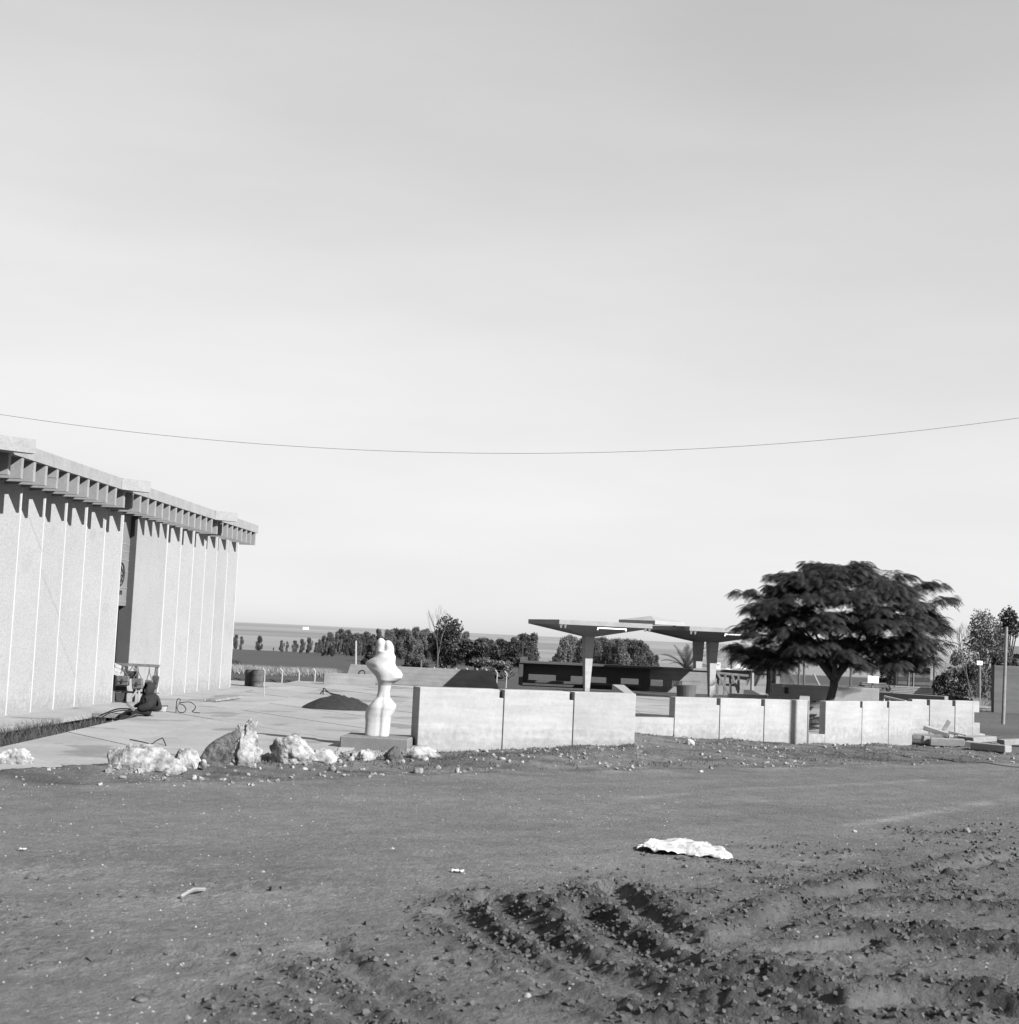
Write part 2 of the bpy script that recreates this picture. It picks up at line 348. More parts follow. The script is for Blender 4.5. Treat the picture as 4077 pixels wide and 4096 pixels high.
def zg(x, y, detail=True):
    f = front(x); re = road_edge(x)
    zf = np.interp(x, FX, FZ)
    t = sst((y - re) / np.maximum(f - re, .3), 0, 1)
    z = ZR + (zf - ZR) * t
    z = np.where(x > 14.6, np.where(y > re, ZR + .1 * sst(y - re, 0, 4), z), z)
    inside = (y > f + .12) & (y < 60) & (x > -30) & (x < 14.0)
    z = np.where(inside, -.13, z)
    tr = (x < -8.18) & (x > -40) & (y > 12) & (y < 62); z = np.where(tr, -.22, z)
    z = np.where(y > 58, np.interp(y, FAR_D, FAR_Z), z)
    if not detail: return z
    flat = inside | tr
    # broad unevenness, verge bumps, far relief
    z = z + np.where(flat, .02 * fbm(x * 3, y * 3, 3), .03 * fbm(x * .4, y * .4, 3))
    verge = np.where((y > re - .3) & ~inside & (y < 60), sst(y, re - .3, re + .6), 0) * (y < f + .1)
    z = z + verge * (.09 * fbm(x * 1.3, y * 1.3, 3) + .055 * fbm(x * 5, y * 5, 3))
    lip = np.exp(-((y - re) / .35) ** 2) * (np.abs(x) < 14); z = z + lip * (.02 + .03 * fbm(x * 2.2 + 5, y * 2.2, 3))
    z = z + np.where(y > 400, 5.0 * fbm(x * .0016, y * .0016, 3), 0) + np.where((y > 60) & (y <= 400), .5 * sst(y, 60, 140) * fbm(x * .02, y * .02, 2), 0)
    if not np.any(y < 34): return z
    # foreground: packed dirt with grit, then churned mud with wheel ruts
    near = (y < re) & (y > 3) & (np.abs(x) < 16)
    grit = .020 * fbm(x * 7, y * 7, 3) * (1 - .6 * sst(y, 12, 20)) + .016 * fbm(x * 16, y * 16, 2) * (1 - sst(y, 11, 17)) + .026 * worley(x * 12, y * 12) * np.clip(fbm(x * 1.3 + 60, y * 1.3, 3) * 5 + .1, 0, 1) * (1 - sst(y, 12, 18))
    mud = sst(np.interp(x, mud_x, mud_y) - y + .9 * fbm(x * .9, y * .9, 3), -.8, 2.6)
    wx = x + .10 * fbm(x * 6, y * 6, 2); wy = y + .10 * fbm(x * 6 + 50, y * 6, 2)
    rz = 0; side = 0; cut = 0
    for poly, dep, hw, berm in RUTW:
        dd = seg_dist(x, y, poly) + .09 * fbm(x * 3.3, y * 3.3, 3)
        rut = np.exp(-(dd / hw) ** 4); side = np.maximum(side, min(1, berm / .07) * np.exp(-((dd - hw * 1.7) / (hw * .8)) ** 2)); cut = np.maximum(cut, rut)
        rz = np.minimum(rz, -dep * 1.15 * rut)
    patch = np.clip(fbm(x * 1.1 + 60, y * 1.6 + 4, 4) * 5 - .35, 0, 1)
    band = np.clip(side * np.clip(fbm(x * 1.5 + 11, y * 1.5, 3) * 3 + .75, 0, 1) + .7 * patch * mud, 0, 1) * (1 - .85 * cut)
    act = np.maximum(mud, sst(mud, -.3, .3)) * band
    blk = worley(wx * 7 + 7, wy * 7); sm_l = worley(wx * 15, wy * 15 + 3)
    mz = act * (.06 * blk + .036 * sm_l + .13 * np.clip(fbm(wx * 3.2, wy * 3.2, 4, .6), -.06, .5) + .02) + mud * (.025 * fbm(x * 1.6, y * 1.6, 3) + .010 * sm_l)
    return z + np.where(near, grit + mz + rz, 0)
def axis(parts):
    out = []
    for a, b, st in parts: out.append(np.arange(a, b - 1e-6, st))
    return np.concatenate(out)
def geo(a, b, n): return a * (b / a) ** (np.arange(1, n + 1) / n)
xs = np.concatenate([-geo(14, 2600, 42)[::-1], axis([(-14, -4.4, .10), (-4.4, 7.6, .026), (7.6, 14, .10)]), [14.0], geo(14, 2600, 42)])
ys = np.concatenate([axis([(-60, 4, 4), (4, 7.6, .3), (7.6, 20.0, .026), (20.0, 21.5, .05), (21.5, 38, .10), (38, 60, .4)]), [60.0], geo(60, 3600, 90)])
XX, YY = np.meshgrid(xs, ys); ZZ = zg(XX, YY)
nx, ny = len(xs), len(ys)
me = bpy.data.meshes.new('ground'); me.vertices.add(nx * ny)
me.vertices.foreach_set('co', np.stack([XX, YY, ZZ], -1).astype(np.float32).ravel())
ii = (np.arange(ny - 1)[:, None] * nx + np.arange(nx - 1)[None, :]).ravel()
qd = np.stack([ii, ii + 1, ii + nx + 1, ii + nx], -1).astype(np.int32)
me.loops.add(qd.size); me.loops.foreach_set('vertex_index', qd.ravel()); me.polygons.add(len(qd))
me.polygons.foreach_set('loop_start', np.arange(0, qd.size, 4, dtype=np.int32)); me.update(calc_edges=True)
me.polygons.foreach_set('use_smooth', np.ones(len(qd), dtype=bool))
# soil tone: packed track, damp mud, weedy verge, fields (haze put into far ones)
re = road_edge(XX); fr = front(XX)
tone = np.full(XX.shape, .100)
tone = tone * (1 + .35 * fbm(XX * .5, YY * .9, 4))
al_ = XX * .83 + YY * .56; ac_ = -XX * .56 + YY * .83
tone = tone * (1 + .30 * fbm(al_ * .22, ac_ * 2.6, 4)) * (1 + .3 * fbm(XX * 2.6 + 9, YY * 2.6, 4))
packed = sst(re - YY, .2, .9); tone = np.where(YY < re, tone * (1 + .12 * packed), tone)
vg = (YY > re) & (YY < fr + .2); tone = np.where(vg, .098 * (1 + 1.0 * fbm(XX * 1.2, YY * 2.2, 4)) * (1 - .3 * np.clip(fbm(XX * .8 + 7, YY * 1.5, 3) * 3, 0, 1)), tone)
edge_l = np.exp(-((YY - re + .25) / .25) ** 2); tone = tone + .04 * edge_l * np.clip(.3 + fbm(XX * 1.5, YY * 4, 3) * 2, 0, 1)
mudm = sst(np.interp(XX, mud_x, mud_y) - YY, -.6, 2.4) * (YY < re); side_b = np.zeros(XX.shape)
for poly, dep, hw, berm in RUTW:
    side_b = np.maximum(side_b, min(1, berm / .07) * np.exp(-((seg_dist(XX, YY, poly) - hw * 1.7) / (hw * .9)) ** 2))
tone = tone * (1 - mudm * np.clip(.18 + .5 * side_b * np.clip(fbm(XX * 1.5 + 11, YY * 1.5, 3) * 3 + .75, 0, 1) + .4 * np.clip(fbm(XX * 1.1 + 60, YY * 1.6 + 4, 4) * 4 - .2, 0, 1), 0, .68))
for pl, wd, amp in (([(2480, 3200), (2900, 3160), (3350, 3140), (3700, 3120)], .14, .10), ([(2500, 3240), (2800, 3220), (3100, 3200)], .07, .06), ([(3380, 3300), (3600, 3270), (3850, 3225), (4077, 3195)], .16, .12),
                    ([(3050, 3460), (3300, 3440), (3420, 3420)], .12, .07)):   # pale dusty tyre streaks on the track
    q = smooth_poly([tuple(P(*a, ZR))[:2] for a in pl]); tone = tone + .5 * amp * np.exp(-(seg_dist(XX, YY, q) / wd) ** 2) * np.clip(.6 + 2 * fbm(XX * 3, YY * 3, 3), 0, 1.3)
tone = np.where((XX < -8.18) & (YY > 12) & (YY < 60), .035, tone)
fieldn = fbm(XX * .006, YY * .012, 3)
tone = np.where(YY > 58, np.where(YY < 290, .055 + .012 * fieldn, .19 + .10 * fieldn), tone)  # far fields lightened, distance haze put into their tone
tone = np.where((YY > 700) & (YY < 1150), tone * .8, tone)
tone = np.where((YY > 38) & (YY <= 170) & (XX > 14.2), .08 * (1 + .8 * fbm(XX * .3, YY * .3, 3)), tone)
at = me.attributes.new('tone', 'FLOAT', 'POINT'); at.data.foreach_set('value', np.clip(tone * AK, .012, .5).astype(np.float32).ravel())
mg = bpy.data.materials.new('dirt'); mg.use_nodes = True; N = mg.node_tree.nodes; L = mg.node_tree.links; b = N['Principled BSDF']; b.inputs['Roughness'].default_value = .95; b.inputs['Specular IOR Level'].default_value = .15
aa = N.new('ShaderNodeAttribute'); aa.attribute_name = 'tone'; g = N.new('ShaderNodeNewGeometry')
t1 = N.new('ShaderNodeTexNoise'); t1.inputs['Scale'].default_value = 7; t1.inputs['Detail'].default_value = 9; t1.inputs['Roughness'].default_value = .7; L.new(g.outputs['Position'], t1.inputs['Vector'])
q = N.new('ShaderNodeMapRange'); q.inputs['From Min'].default_value = .25; q.inputs['From Max'].default_value = .75; q.inputs['To Min'].default_value = .7; q.inputs['To Max'].default_value = 1.3; L.new(t1.outputs[0], q.inputs[0])
mu = N.new('ShaderNodeMath'); mu.operation = 'MULTIPLY'; L.new(aa.outputs['Fac'], mu.inputs[0]); L.new(q.outputs[0], mu.inputs[1]); L.new(mu.outputs[0], b.inputs['Base Color'])
bp = N.new('ShaderNodeBump'); bp.inputs['Strength'].default_value = .85; bp.inputs['Distance'].default_value = .055
t2 = N.new('ShaderNodeTexNoise'); t2.inputs['Scale'].default_value = 22; t2.inputs['Detail'].default_value = 8; t2.inputs['Roughness'].default_value = .65; L.new(g.outputs['Position'], t2.inputs['Vector'])
L.new(t2.outputs[0], bp.inputs['Height']); L.new(bp.outputs[0], b.inputs['Normal'])
go = link('ground', me, mg); tag(go, kind='structure')
def gza(x, y):
    x = np.asarray(x, float); y = np.asarray(y, float); i = np.clip(np.searchsorted(xs, x) - 1, 0, nx - 2); j = np.clip(np.searchsorted(ys, y) - 1, 0, ny - 2)
    fx = (x - xs[i]) / (xs[i + 1] - xs[i]); fy = (y - ys[j]) / (ys[j + 1] - ys[j])
    return (ZZ[j, i] * (1 - fx) + ZZ[j, i + 1] * fx) * (1 - fy) + (ZZ[j + 1, i] * (1 - fx) + ZZ[j + 1, i + 1] * fx) * fy
def gz(x, y):
    return float(gza([x], [y])[0])

# ------------------------------------------------------------------ plaza of concrete slabs
plaza = thing('plaza', None, None, (0, 30, 0)); tag(plaza, kind='structure')
COLS = [-8.15, -6.45, -2.95, .65, 4.25, 7.85, 11.45, 13.8]
def clip(poly, a, b, c):      # keep a*x + b*y + c >= 0
    out = []
    for i in range(len(poly)):
        p, q = poly[i], poly[(i + 1) % len(poly)]; sp = a * p[0] + b * p[1] + c; sq = a * q[0] + b * q[1] + c
        if sp >= 0: out.append(p)
        if (sp >= 0) != (sq >= 0):
            t = sp / (sp - sq); out.append((p[0] + t * (q[0] - p[0]), p[1] + t * (q[1] - p[1])))
    return out
share = {}
for ci in range(len(COLS) - 1):
    x0, x1 = COLS[ci], COLS[ci + 1]
    for k in range(-3, 16):
        def yy(x, kk): return 24.1 - 1.3 * (x + 8.35) + 3.8 * kk
        g2 = .009
        poly = [(x0 + g2, yy(x0, k) + g2), (x1 - g2, yy(x1, k) + g2), (x1 - g2, yy(x1, k + 1) - g2), (x0 + g2, yy(x0, k + 1) - g2)]
        full = True; n0 = poly[:]
        fa, fb = float(front(np.array(x0))), float(front(np.array(x1)))
        if x0 < -1.7: fa -= .1; fb -= .1
        else: fa += .14; fb += .14
        s = (fb - fa) / (x1 - x0); poly = clip(poly, -s, 1, s * x0 - fa)
        if x0 < -1.69 < x1: poly = clip(poly, -.37, 1, -.37 * 1.69 - 27.35)
        poly = clip(poly, 0, -1, 58)
        if len(poly) < 3: continue
        ar = abs(sum(p[0] * q[1] - q[0] * p[1] for p, q in zip(poly, poly[1:] + poly[:1]))) / 2
        if ar < .15: continue
        base = Vector((x0, yy(x0, k), 0)); dz = rnd(-.008, .006)
        key = (ci,) if poly == n0 else None
        if key and key in share: mesh = share[key]
        else:
            mb = MB().prism([Vector((p[0], p[1], -.09)) - base for p in poly], (0, 0, .09))
            mesh = bpy.data.meshes.new('slab'); mesh.from_pydata(mb.v, [], mb.f); mesh.update(); mesh.materials.append(M_slab)
            if key: share[key] = mesh
        o = bpy.data.objects.new('slab', mesh); COL.objects.link(o); o.parent = plaza; o.location = base - Vector((0, 30, 0)) + Vector((0, 0, dz))

mb = MB().prism([Vector((-8.17, 33.3, -.11)), Vector((-8.17, 50, -.11)), Vector((-8.0, 51, -.11)), Vector((-8.35, 46, -.11)), Vector((-9.22, 36.2, -.11)), Vector((-9.36, 33.6, -.11))], (0, 0, .09))
mb.build('slab', M_slab, plaza)
# podium of the hall
U = Vector((.0729, .9973, 0)); NN = Vector((.9973, -.0729, 0)); W0 = Vector((-10.8, 30.7, 0))
def B(s, o, z):   # point on the hall: s along the facade (metres of depth), o outwards, z up
    return W0 + U * (s - 30.7) + NN * o + Vector((0, 0, z))
PZ = -.04
pod = MB()
def strip_poly(pts, z0, z1): return [Vector((p[0], p[1], z0)) for p in pts], z1 - z0
pts = [B(20, 1.45, 0), B(28.3, 1.33, 0), B(35.3, 1.17, 0), B(46, 1.6, 0), Vector((-7.3, 50.2, 0)), Vector((-3.9, 53.0, 0)), Vector((-4.5, 56, 0)), B(56, -14, 0), B(20, -14, 0)]
pp, h = strip_poly(pts, PZ - .10, PZ); pod.prism(pp, (0, 0, h))
po = pod.build('podium', M_slab); tag(po, kind='structure')
MB().prism([Vector((p[0] - .25, p[1], -.3)) for p in pts], (0, 0, .145)).build('podium_footing', M_dgrey, po)

# ------------------------------------------------------------------ assembly hall
hall = thing('assembly_hall', 'low hall with pebble dash wall panels under a finned concrete roof edge', 'building', B(38, 0, PZ))
PITCHP = 1.32; TOPW = 5.25
def make_panel(s0, s1, sub=True):
    p = .20
    a, b = B(s0, 0, PZ), B(s1 - .042, p * .97, PZ); c, d_ = B(s1 - .042, p * .97 - .3, PZ), B(s0, -.3, PZ)
    o = MB().hexa([a, b, c, d_], [q + Vector((0, 0, TOPW - PZ)) for q in (a, b, c, d_)]).build('wall_panel', M_panel, hall)
    if sub:
        e0, e1 = B(s1 - .04, p * .97 + .004, PZ + .03), B(s1, p + .008, PZ + .03); e2, e3 = B(s1, p - .25, PZ + .03), B(s1 - .04, p - .25, PZ + .03)
        MB().hexa([e0, e1, e2, e3], [q + Vector((0, 0, TOPW - PZ - .06)) for q in (e0, e1, e2, e3)]).build('lit_edge_strip', M_strip, o)  # lighter strip painted where the panel edge catches the sun
S_L = 37.9; S_R = 39.12
for k in range(10): make_panel(S_L - (k + 1) * PITCHP, S_L - k * PITCHP)
q = [B(S_R, .17, PZ), B(S_R + 2 * PITCHP - .055, .192, PZ), B(S_R + 2 * PITCHP - .055, -.3, PZ), B(S_R, -.3, PZ)]
o = MB().hexa(q, [v + Vector((0, 0, TOPW - PZ)) for v in q]).build('wall_panel', M_panel, hall)
q = [B(S_R + 2 * PITCHP - .055, .196, PZ + .03), B(S_R + 2 * PITCHP, .208, PZ + .03), B(S_R + 2 * PITCHP, -.05, PZ + .03), B(S_R + 2 * PITCHP - .055, -.05, PZ + .03)]
MB().hexa(q, [v + Vector((0, 0, TOPW - PZ - .06)) for v in q]).build('lit_edge_strip', M_strip, o)
for k in range(2, 8): make_panel(S_R + k * PITCHP, S_R + (k + 1) * PITCHP)
S_E = S_R + 8 * PITCHP
# core behind the panels
core = MB()
for a, b in ((24.7, S_L), (S_R, S_E)):
    core.box(B((a + b) / 2, -6.3, (PZ + TOPW) / 2), U * ((b - a) / 2), NN * 5.98, (0, 0, (TOPW - PZ) / 2 - .02))
core.build('wall_core', M_condark, hall)
# recessed entrance bay
mid = (S_L + S_R) / 2
back = MB(); DH = 2.5
back.box(B(mid, -.15, (DH + TOPW) / 2), U * (S_R - S_L) / 2, NN * .15, (0, 0, (TOPW - DH) / 2))
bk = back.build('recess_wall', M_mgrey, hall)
for z in (2.62, 2.98, 3.42, 3.72, 3.95, 4.15):
    MB().box(B(mid, .003, z), U * (S_R - S_L) / 2, NN * .006, (0, 0, .012)).build('joint_line', M_condark, bk)
ring = MB(); ec = B(38.50, .01, 3.32)
pr = [ec + U * (.26 * math.cos(a)) + Vector((0, 0, .31 * math.sin(a) * (1 if math.sin(a) > 0 else .9))) for a in np.linspace(0, 2 * math.pi, 28)]
ring.tube(pr, .024, 6, False)
er = ring.build('emblem', M_rod, bk)
em = MB()
for k, (a, z, l, an) in enumerate(((.12, .12, .16, .5), (.02, .17, .14, 2.2), (.14, -.03, .12, 1.2), (.05, -.02, .16, .1), (.1, -.14, .14, 2.5), (-.04, .06, .3, 1.57), (.0, -.19, .2, .7), (.17, .06, .1, 2), (-.12, .1, .2, 1.2), (-.14, -.08, .2, 2.0))):
    c = ec + U * a + Vector((0, 0, z)); dv = (U * math.cos(an) + Vector((0, 0, math.sin(an)))) * l / 2
    em.beam(c - dv, c + dv, .03, .028, NN)
em.build('relief_stroke', M_rod, er)
lt = MB()
for k in range(5):
    c = B(38.30 + k * .085, .01, 2.84); lt.box(c + Vector((0, 0, .05)), U * .028, NN * .012, (0, 0, .012)); lt.box(c + U * .02, U * .008, NN * .012, (0, 0, .05))
    if k % 2: lt.box(c - Vector((0, 0, .04)), U * .028, NN * .012, (0, 0, .01))
lt.build('lettering', M_rod, bk)
MB().box(B(mid - .08, -.2, (PZ + DH) / 2), U * .5, NN * .03, (0, 0, (DH - PZ) / 2)).build('door', M_door, hall)
MB().box(B(S_R - .02, .0, (PZ + TOPW) / 2), U * .016, NN * .175, (0, 0, (TOPW - PZ) / 2 - .01)).build('pilaster', M_dgrey, hall)
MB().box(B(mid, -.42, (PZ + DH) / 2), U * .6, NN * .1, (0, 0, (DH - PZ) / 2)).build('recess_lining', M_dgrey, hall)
# roof: slab, fascia lengths that step, fins underneath
ZT, ZF, ZB = 5.60, 5.33, 4.91
def OVs(s): return 1.0 - .02 * (s - 30)
OV = .8; S_END = 50.75
q = [B(24, OVs(24) - .17, ZF + .02), B(S_END - .02, OVs(S_END) - .17, ZF + .02), B(S_END - .02, -12, ZF + .02), B(24, -12, ZF + .02)]
MB().hexa(q, [v + Vector((0, 0, ZT - ZF - .05)) for v in q]).build('roof_slab', M_fascia, hall)
def fascia(s0, s1, o0, o1, z0, z1):
    a, b = B(s0, o0, z0), B(s1, o1, z0); c, d_ = B(s1, o1 - .18, z0), B(s0, o0 - .18, z0)
    return MB().hexa([a, b, c, d_], [q + Vector((0, 0, z1 - z0)) for q in (a, b, c, d_)]).build('fascia', M_fascia, hall)
BLK = [28.5, 36.2, 45.35]                 # where the fascia is broken by a raised block
edges = [24.0] + BLK + [S_END]
for i in range(len(edges) - 1):
    a, b = edges[i], edges[i + 1]
    fascia(a + (.0 if i == 0 else .02), b - .02, OVs(a), OVs(b), ZF, ZT)
for s in BLK:
    c = B(s - .75, OV + .22, 0)
    OV = OVs(s); q = [B(s - .62, OV + .02, ZF - .005), B(s + .0, OV + .55, ZF - .005), B(s + .12, OV + .43, ZF - .005), B(s - .3, OV - .15, ZF - .005)]
    MB().hexa(q, [v + Vector((0, 0, ZT - ZF + .01)) for v in q]).build('fascia_block', M_fascia, hall)
fin_me = None
s = S_L - 20 * .66
k = 0
while s < S_END:
    f = MB(); c = B(s, OVs(s) - .47, (ZB + ZF) / 2)
    f.box(c, U * .06, NN * .45, (0, 0, (ZF - ZB) / 2 + .01))
    f.build('roof_fin', M_fin, hall)
    s += .66; k += 1
MB().box(B((24.2 + S_E) / 2, .13, TOPW + .065), U * ((S_E - 24.2) / 2 - .02), NN * .2, (0, 0, .06)).build('soffit_beam', M_fin, hall)

# ------------------------------------------------------------------ parapet walls of the court
def wall_run(name, label, a, b, ztop, zbot, th=.2, joints=(), notch=True, splay=.0, m=None, group=None, cat='wall'):
    """straight concrete wall from a to b (x, y of its front face), in cast lengths with a notch at each joint"""
    a = Vector((a[0], a[1], 0)); b = Vector((b[0], b[1], 0)); t = (b - a).normalized(); n = Vector((t.y, -t.x, 0)); L = (b - a).length
    root = thing(name, label, cat, a + t * L / 2 + Vector((0, 0, zbot)), group)
    cuts = [0] + [j * L for j in joints] + [L]
    for i in range(len(cuts) - 1):
        s0 = cuts[i] + (.018 if i else 0); s1 = cuts[i + 1] - (0 if i == len(cuts) - 2 else 0)
        last = i == len(cuts) - 2
        pts = [(s0, zbot), (s1, zbot), (s1, ztop), (s0, ztop)]
        if notch and not last: pts = [(s0, zbot), (s1, zbot), (s1, ztop - .16), (s1 - .085, ztop - .16), (s1 - .085, ztop), (s0, ztop)]
        P3 = [a + t * s + Vector((0, 0, z)) for s, z in pts]
        mbw = MB().prism(P3, -n * th)
        if i == 0 and splay:      # the open end is cut on the slant
            mbw.v = [tuple(Vector(v) - t * splay) if (j >= len(P3) and (Vector(v) - a).dot(t) < .01) else v for j, v in enumerate(mbw.v)]
        mbw.build('wall_length', m or M_con, root, bev=.008)
        if not last:   # backing strip in joint and notch, the notch's shade put in its dark colour
            c = a + t * (s1 - .035) - n * (min(th, .2) - .03) + Vector((0, 0, (zbot + ztop) / 2 - .005))
            MB().box(c, t * .06, n * .018, (0, 0, (ztop - zbot) / 2 - .01)).build('joint_filler', M_dgrey, root)
    return root
w1 = wall_run('parapet_wall', 'long pale parapet wall of three cast lengths beside the statue pedestal', (-1.53, 27.45), (2.68, 29.0), 1.14, -.35, joints=(.375, .70), th=.45)
wr = Vector((2.51, 29.0, 0))
MB().prism([Vector((2.47, 29.16, -.2)), Vector((2.67, 29.01, -.2)), Vector((2.91, 34.6, -.2)), Vector((2.62, 34.6, -.2))], (0, 0, 1.335)).build('return_wall', M_con, w1, bev=.008)
w2 = wall_run('parapet_wall', 'pale parapet wall with a dark vertical pole shadow and a low sill at its end', (3.89, 32.6), (7.21, 34.3), .98, -.3, joints=(.325, .66), th=.24)
MB().prism([Vector((2.80, 32.04, -.3)), Vector((3.87, 32.59, -.3)), Vector((3.77, 32.80, -.3)), Vector((2.80, 32.25, -.3))], (0, 0, .3 + .52)).build('sill_wall', M_con, w2)
MB().prism([Vector((7.03, 34.46, -.2)), Vector((7.24, 34.33, -.2)), Vector((8.05, 38.1, -.2)), Vector((7.79, 38.1, -.2))], (0, 0, 1.175)).build('return_wall', M_con, w2, bev=.008)
a, b = D(3305, 2806, 34.6), D(3653, 2806, 37.2)
w3 = wall_run('parapet_wall', 'pale parapet wall of three lengths with a dark end in front of the big tree', (a.x, 34.6), (b.x, 37.2), .97, -.35, joints=(.40, .71), th=.18)
MB().prism([Vector((7.26, 34.36, -.3)), Vector((a.x - .01, 34.60, -.3)), Vector((a.x + .05, 34.80, -.3)), Vector((7.27, 34.58, -.3))], (0, 0, .49)).build('sill_wall', M_con, w3)
a, b = D(3650, 2797, 40.2), D(3893, 2803, 41.0)
w4 = wall_run('parapet_wall', 'pale parapet wall with a notched end behind the broken beams', (a.x, 40.2), (b.x, 41.0), .93, -.25, joints=(.28, .70))
for z0, z1, ex in ((-.25, .33, .24), (.33, .62, .05), (.62, .93, .21)):
    MB().prism([Vector((b.x, 41.0, z0)), Vector((b.x + ex, 41.0 + ex * .46, z0)), Vector((b.x + ex - .1, 41.0 + ex * .46 + .18, z0)), Vector((b.x - .1, 41.18, z0))], (0, 0, z1 - z0 - .002)).build('end_block', M_con, w4)
# back wall of the tree court
CY_ = 41.2
a, b = D(3092, 2735, CY_ + .3), D(3475, 2752, CY_)
bw = wall_run('court_wall', 'pale court wall with a small square hole behind the big tree', (a.x, CY_ + .4), (b.x + .3, CY_), 1.15, -.1, notch=False)
hole = D(3147, 2762, CY_ + .3)
MB().bx((hole.x, CY_ + .33, hole.z), .10, .06, .17).build('square_hole', M_rod, bw)
for k, (px, py, wd, h) in enumerate(((3255, 2858, .2, .035), (3248, 2829, .13, .025), (3258, 2806, .09, .03), (3432, 2800, .08, .03))):
    c = D(px, py, CY_ + .2); MB().bx((c.x, CY_ + .2, c.z), wd, .03, h).build('slot', M_rod, bw)
for k in range(6):
    for py in (2870, 2893):
        c = D(3243 + k * 12, py, CY_ + .2); MB().bx((c.x, CY_ + .2, c.z), .05, .03, .02).build('peg', M_rod, bw)
dw = MB(); A = D(3487, 2766, 43.0); Bp = D(3780, 2785, 41.4); zt = A.z
t = (Vector((Bp.x, Bp.y, 0)) - Vector((A.x, A.y, 0))).normalized(); n = Vector((-t.y, t.x, 0))
q = [Vector((A.x, A.y, -.1)), Vector((Bp.x, Bp.y, -.1)), Vector((Bp.x, Bp.y, -.1)) + n * .22, Vector((A.x, A.y, -.1)) + n * .22]
dw.hexa(q, [v + Vector((0, 0, zt + .1)) for v in q])
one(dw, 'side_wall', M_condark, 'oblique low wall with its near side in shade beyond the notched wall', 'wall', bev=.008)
rl = MB(); a, b = D(3538, 2786, 41.5), D(3625, 2806, 40.7)
rl.beam(a, b, .05, .05)
for f in (.25, .6):
    q = a.lerp(b, f); rl.beam(q, q - Vector((0, 0, .5)), .03, .03, (1, 0, 0))
rl.beam(a.lerp(b, 0), a - Vector((0, 0, 1.0)), .03, .03, (1, 0, 0)); rl.beam(b, b - Vector((0, 0, .95)), .03, .03, (1, 0, 0))
one(rl, 'hand_rail', M_paint, 'short sloping pale hand rail before the oblique shaded wall', 'rail')
# long low retaining walls at the back of the plaza, left
wa = wall_run('retaining_wall', 'low grey retaining wall with a dark end beyond the earth mound', (D(1297, 2700, 56).x, 56.0), (D(1500, 2700, 56).x, 56.3), .42, -.05, th=.25, notch=False, m=M_condark)
x0, x1 = D(1372, 2690, 62.5).x, D(2008, 2745, 62.5).x
rb = MB(); rb.prism([Vector((x0, 62.5, -.4)), Vector((x1, 62.5, -.4)), Vector((x1 - .45, 62.5, .62)), Vector((x0 + .3, 62.5, .62))], (0, .3, 0))
one(rb, 'retaining_wall', M_condark, 'long low retaining wall with slanted ends beyond the statue', 'wall', bev=.01)

# low wall with slots behind the canopies, shade painted into its left part
sw = thing('slotted_wall', 'long low slotted wall with shade painted into its left part behind the canopies', 'wall', (5, 65.2, 0))
SY = 65.2; X = lambda px: D(px, 2700, SY).x
slots = [(2115, 2225), (2284, 2427), (2485, 2557), (2604, 2655), (2690, 2730)]
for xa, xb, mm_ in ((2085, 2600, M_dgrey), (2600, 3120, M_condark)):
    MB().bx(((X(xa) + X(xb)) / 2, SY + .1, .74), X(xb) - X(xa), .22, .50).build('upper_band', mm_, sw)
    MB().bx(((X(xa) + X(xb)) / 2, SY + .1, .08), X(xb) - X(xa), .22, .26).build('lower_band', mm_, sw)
MB().bx(((X(2078) + X(2640)) / 2, SY - .33, 1.03), X(2640) - X(2078), 1.2, .09).build('roof_slab', M_dgrey, sw)  # coping deepened into an overhang, shaped to shade the wall below
MB().bx(((X(2642) + X(3120)) / 2, SY + .08, 1.03), X(3120) - X(2642), .34, .08).build('coping', M_condark, sw)
ed = [2085] + [q for s in slots for q in s] + [3120]
for i in range(0, len(ed), 2):
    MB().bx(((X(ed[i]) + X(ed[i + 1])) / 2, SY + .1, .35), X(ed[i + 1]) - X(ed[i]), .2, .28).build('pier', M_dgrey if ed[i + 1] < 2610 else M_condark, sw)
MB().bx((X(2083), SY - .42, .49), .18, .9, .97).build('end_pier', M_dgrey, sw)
MB().bx(((X(2110) + X(2560)) / 2, SY - .5, .2), X(2560) - X(2110), .45, .1).build('bench_slab', M_dgrey, sw)

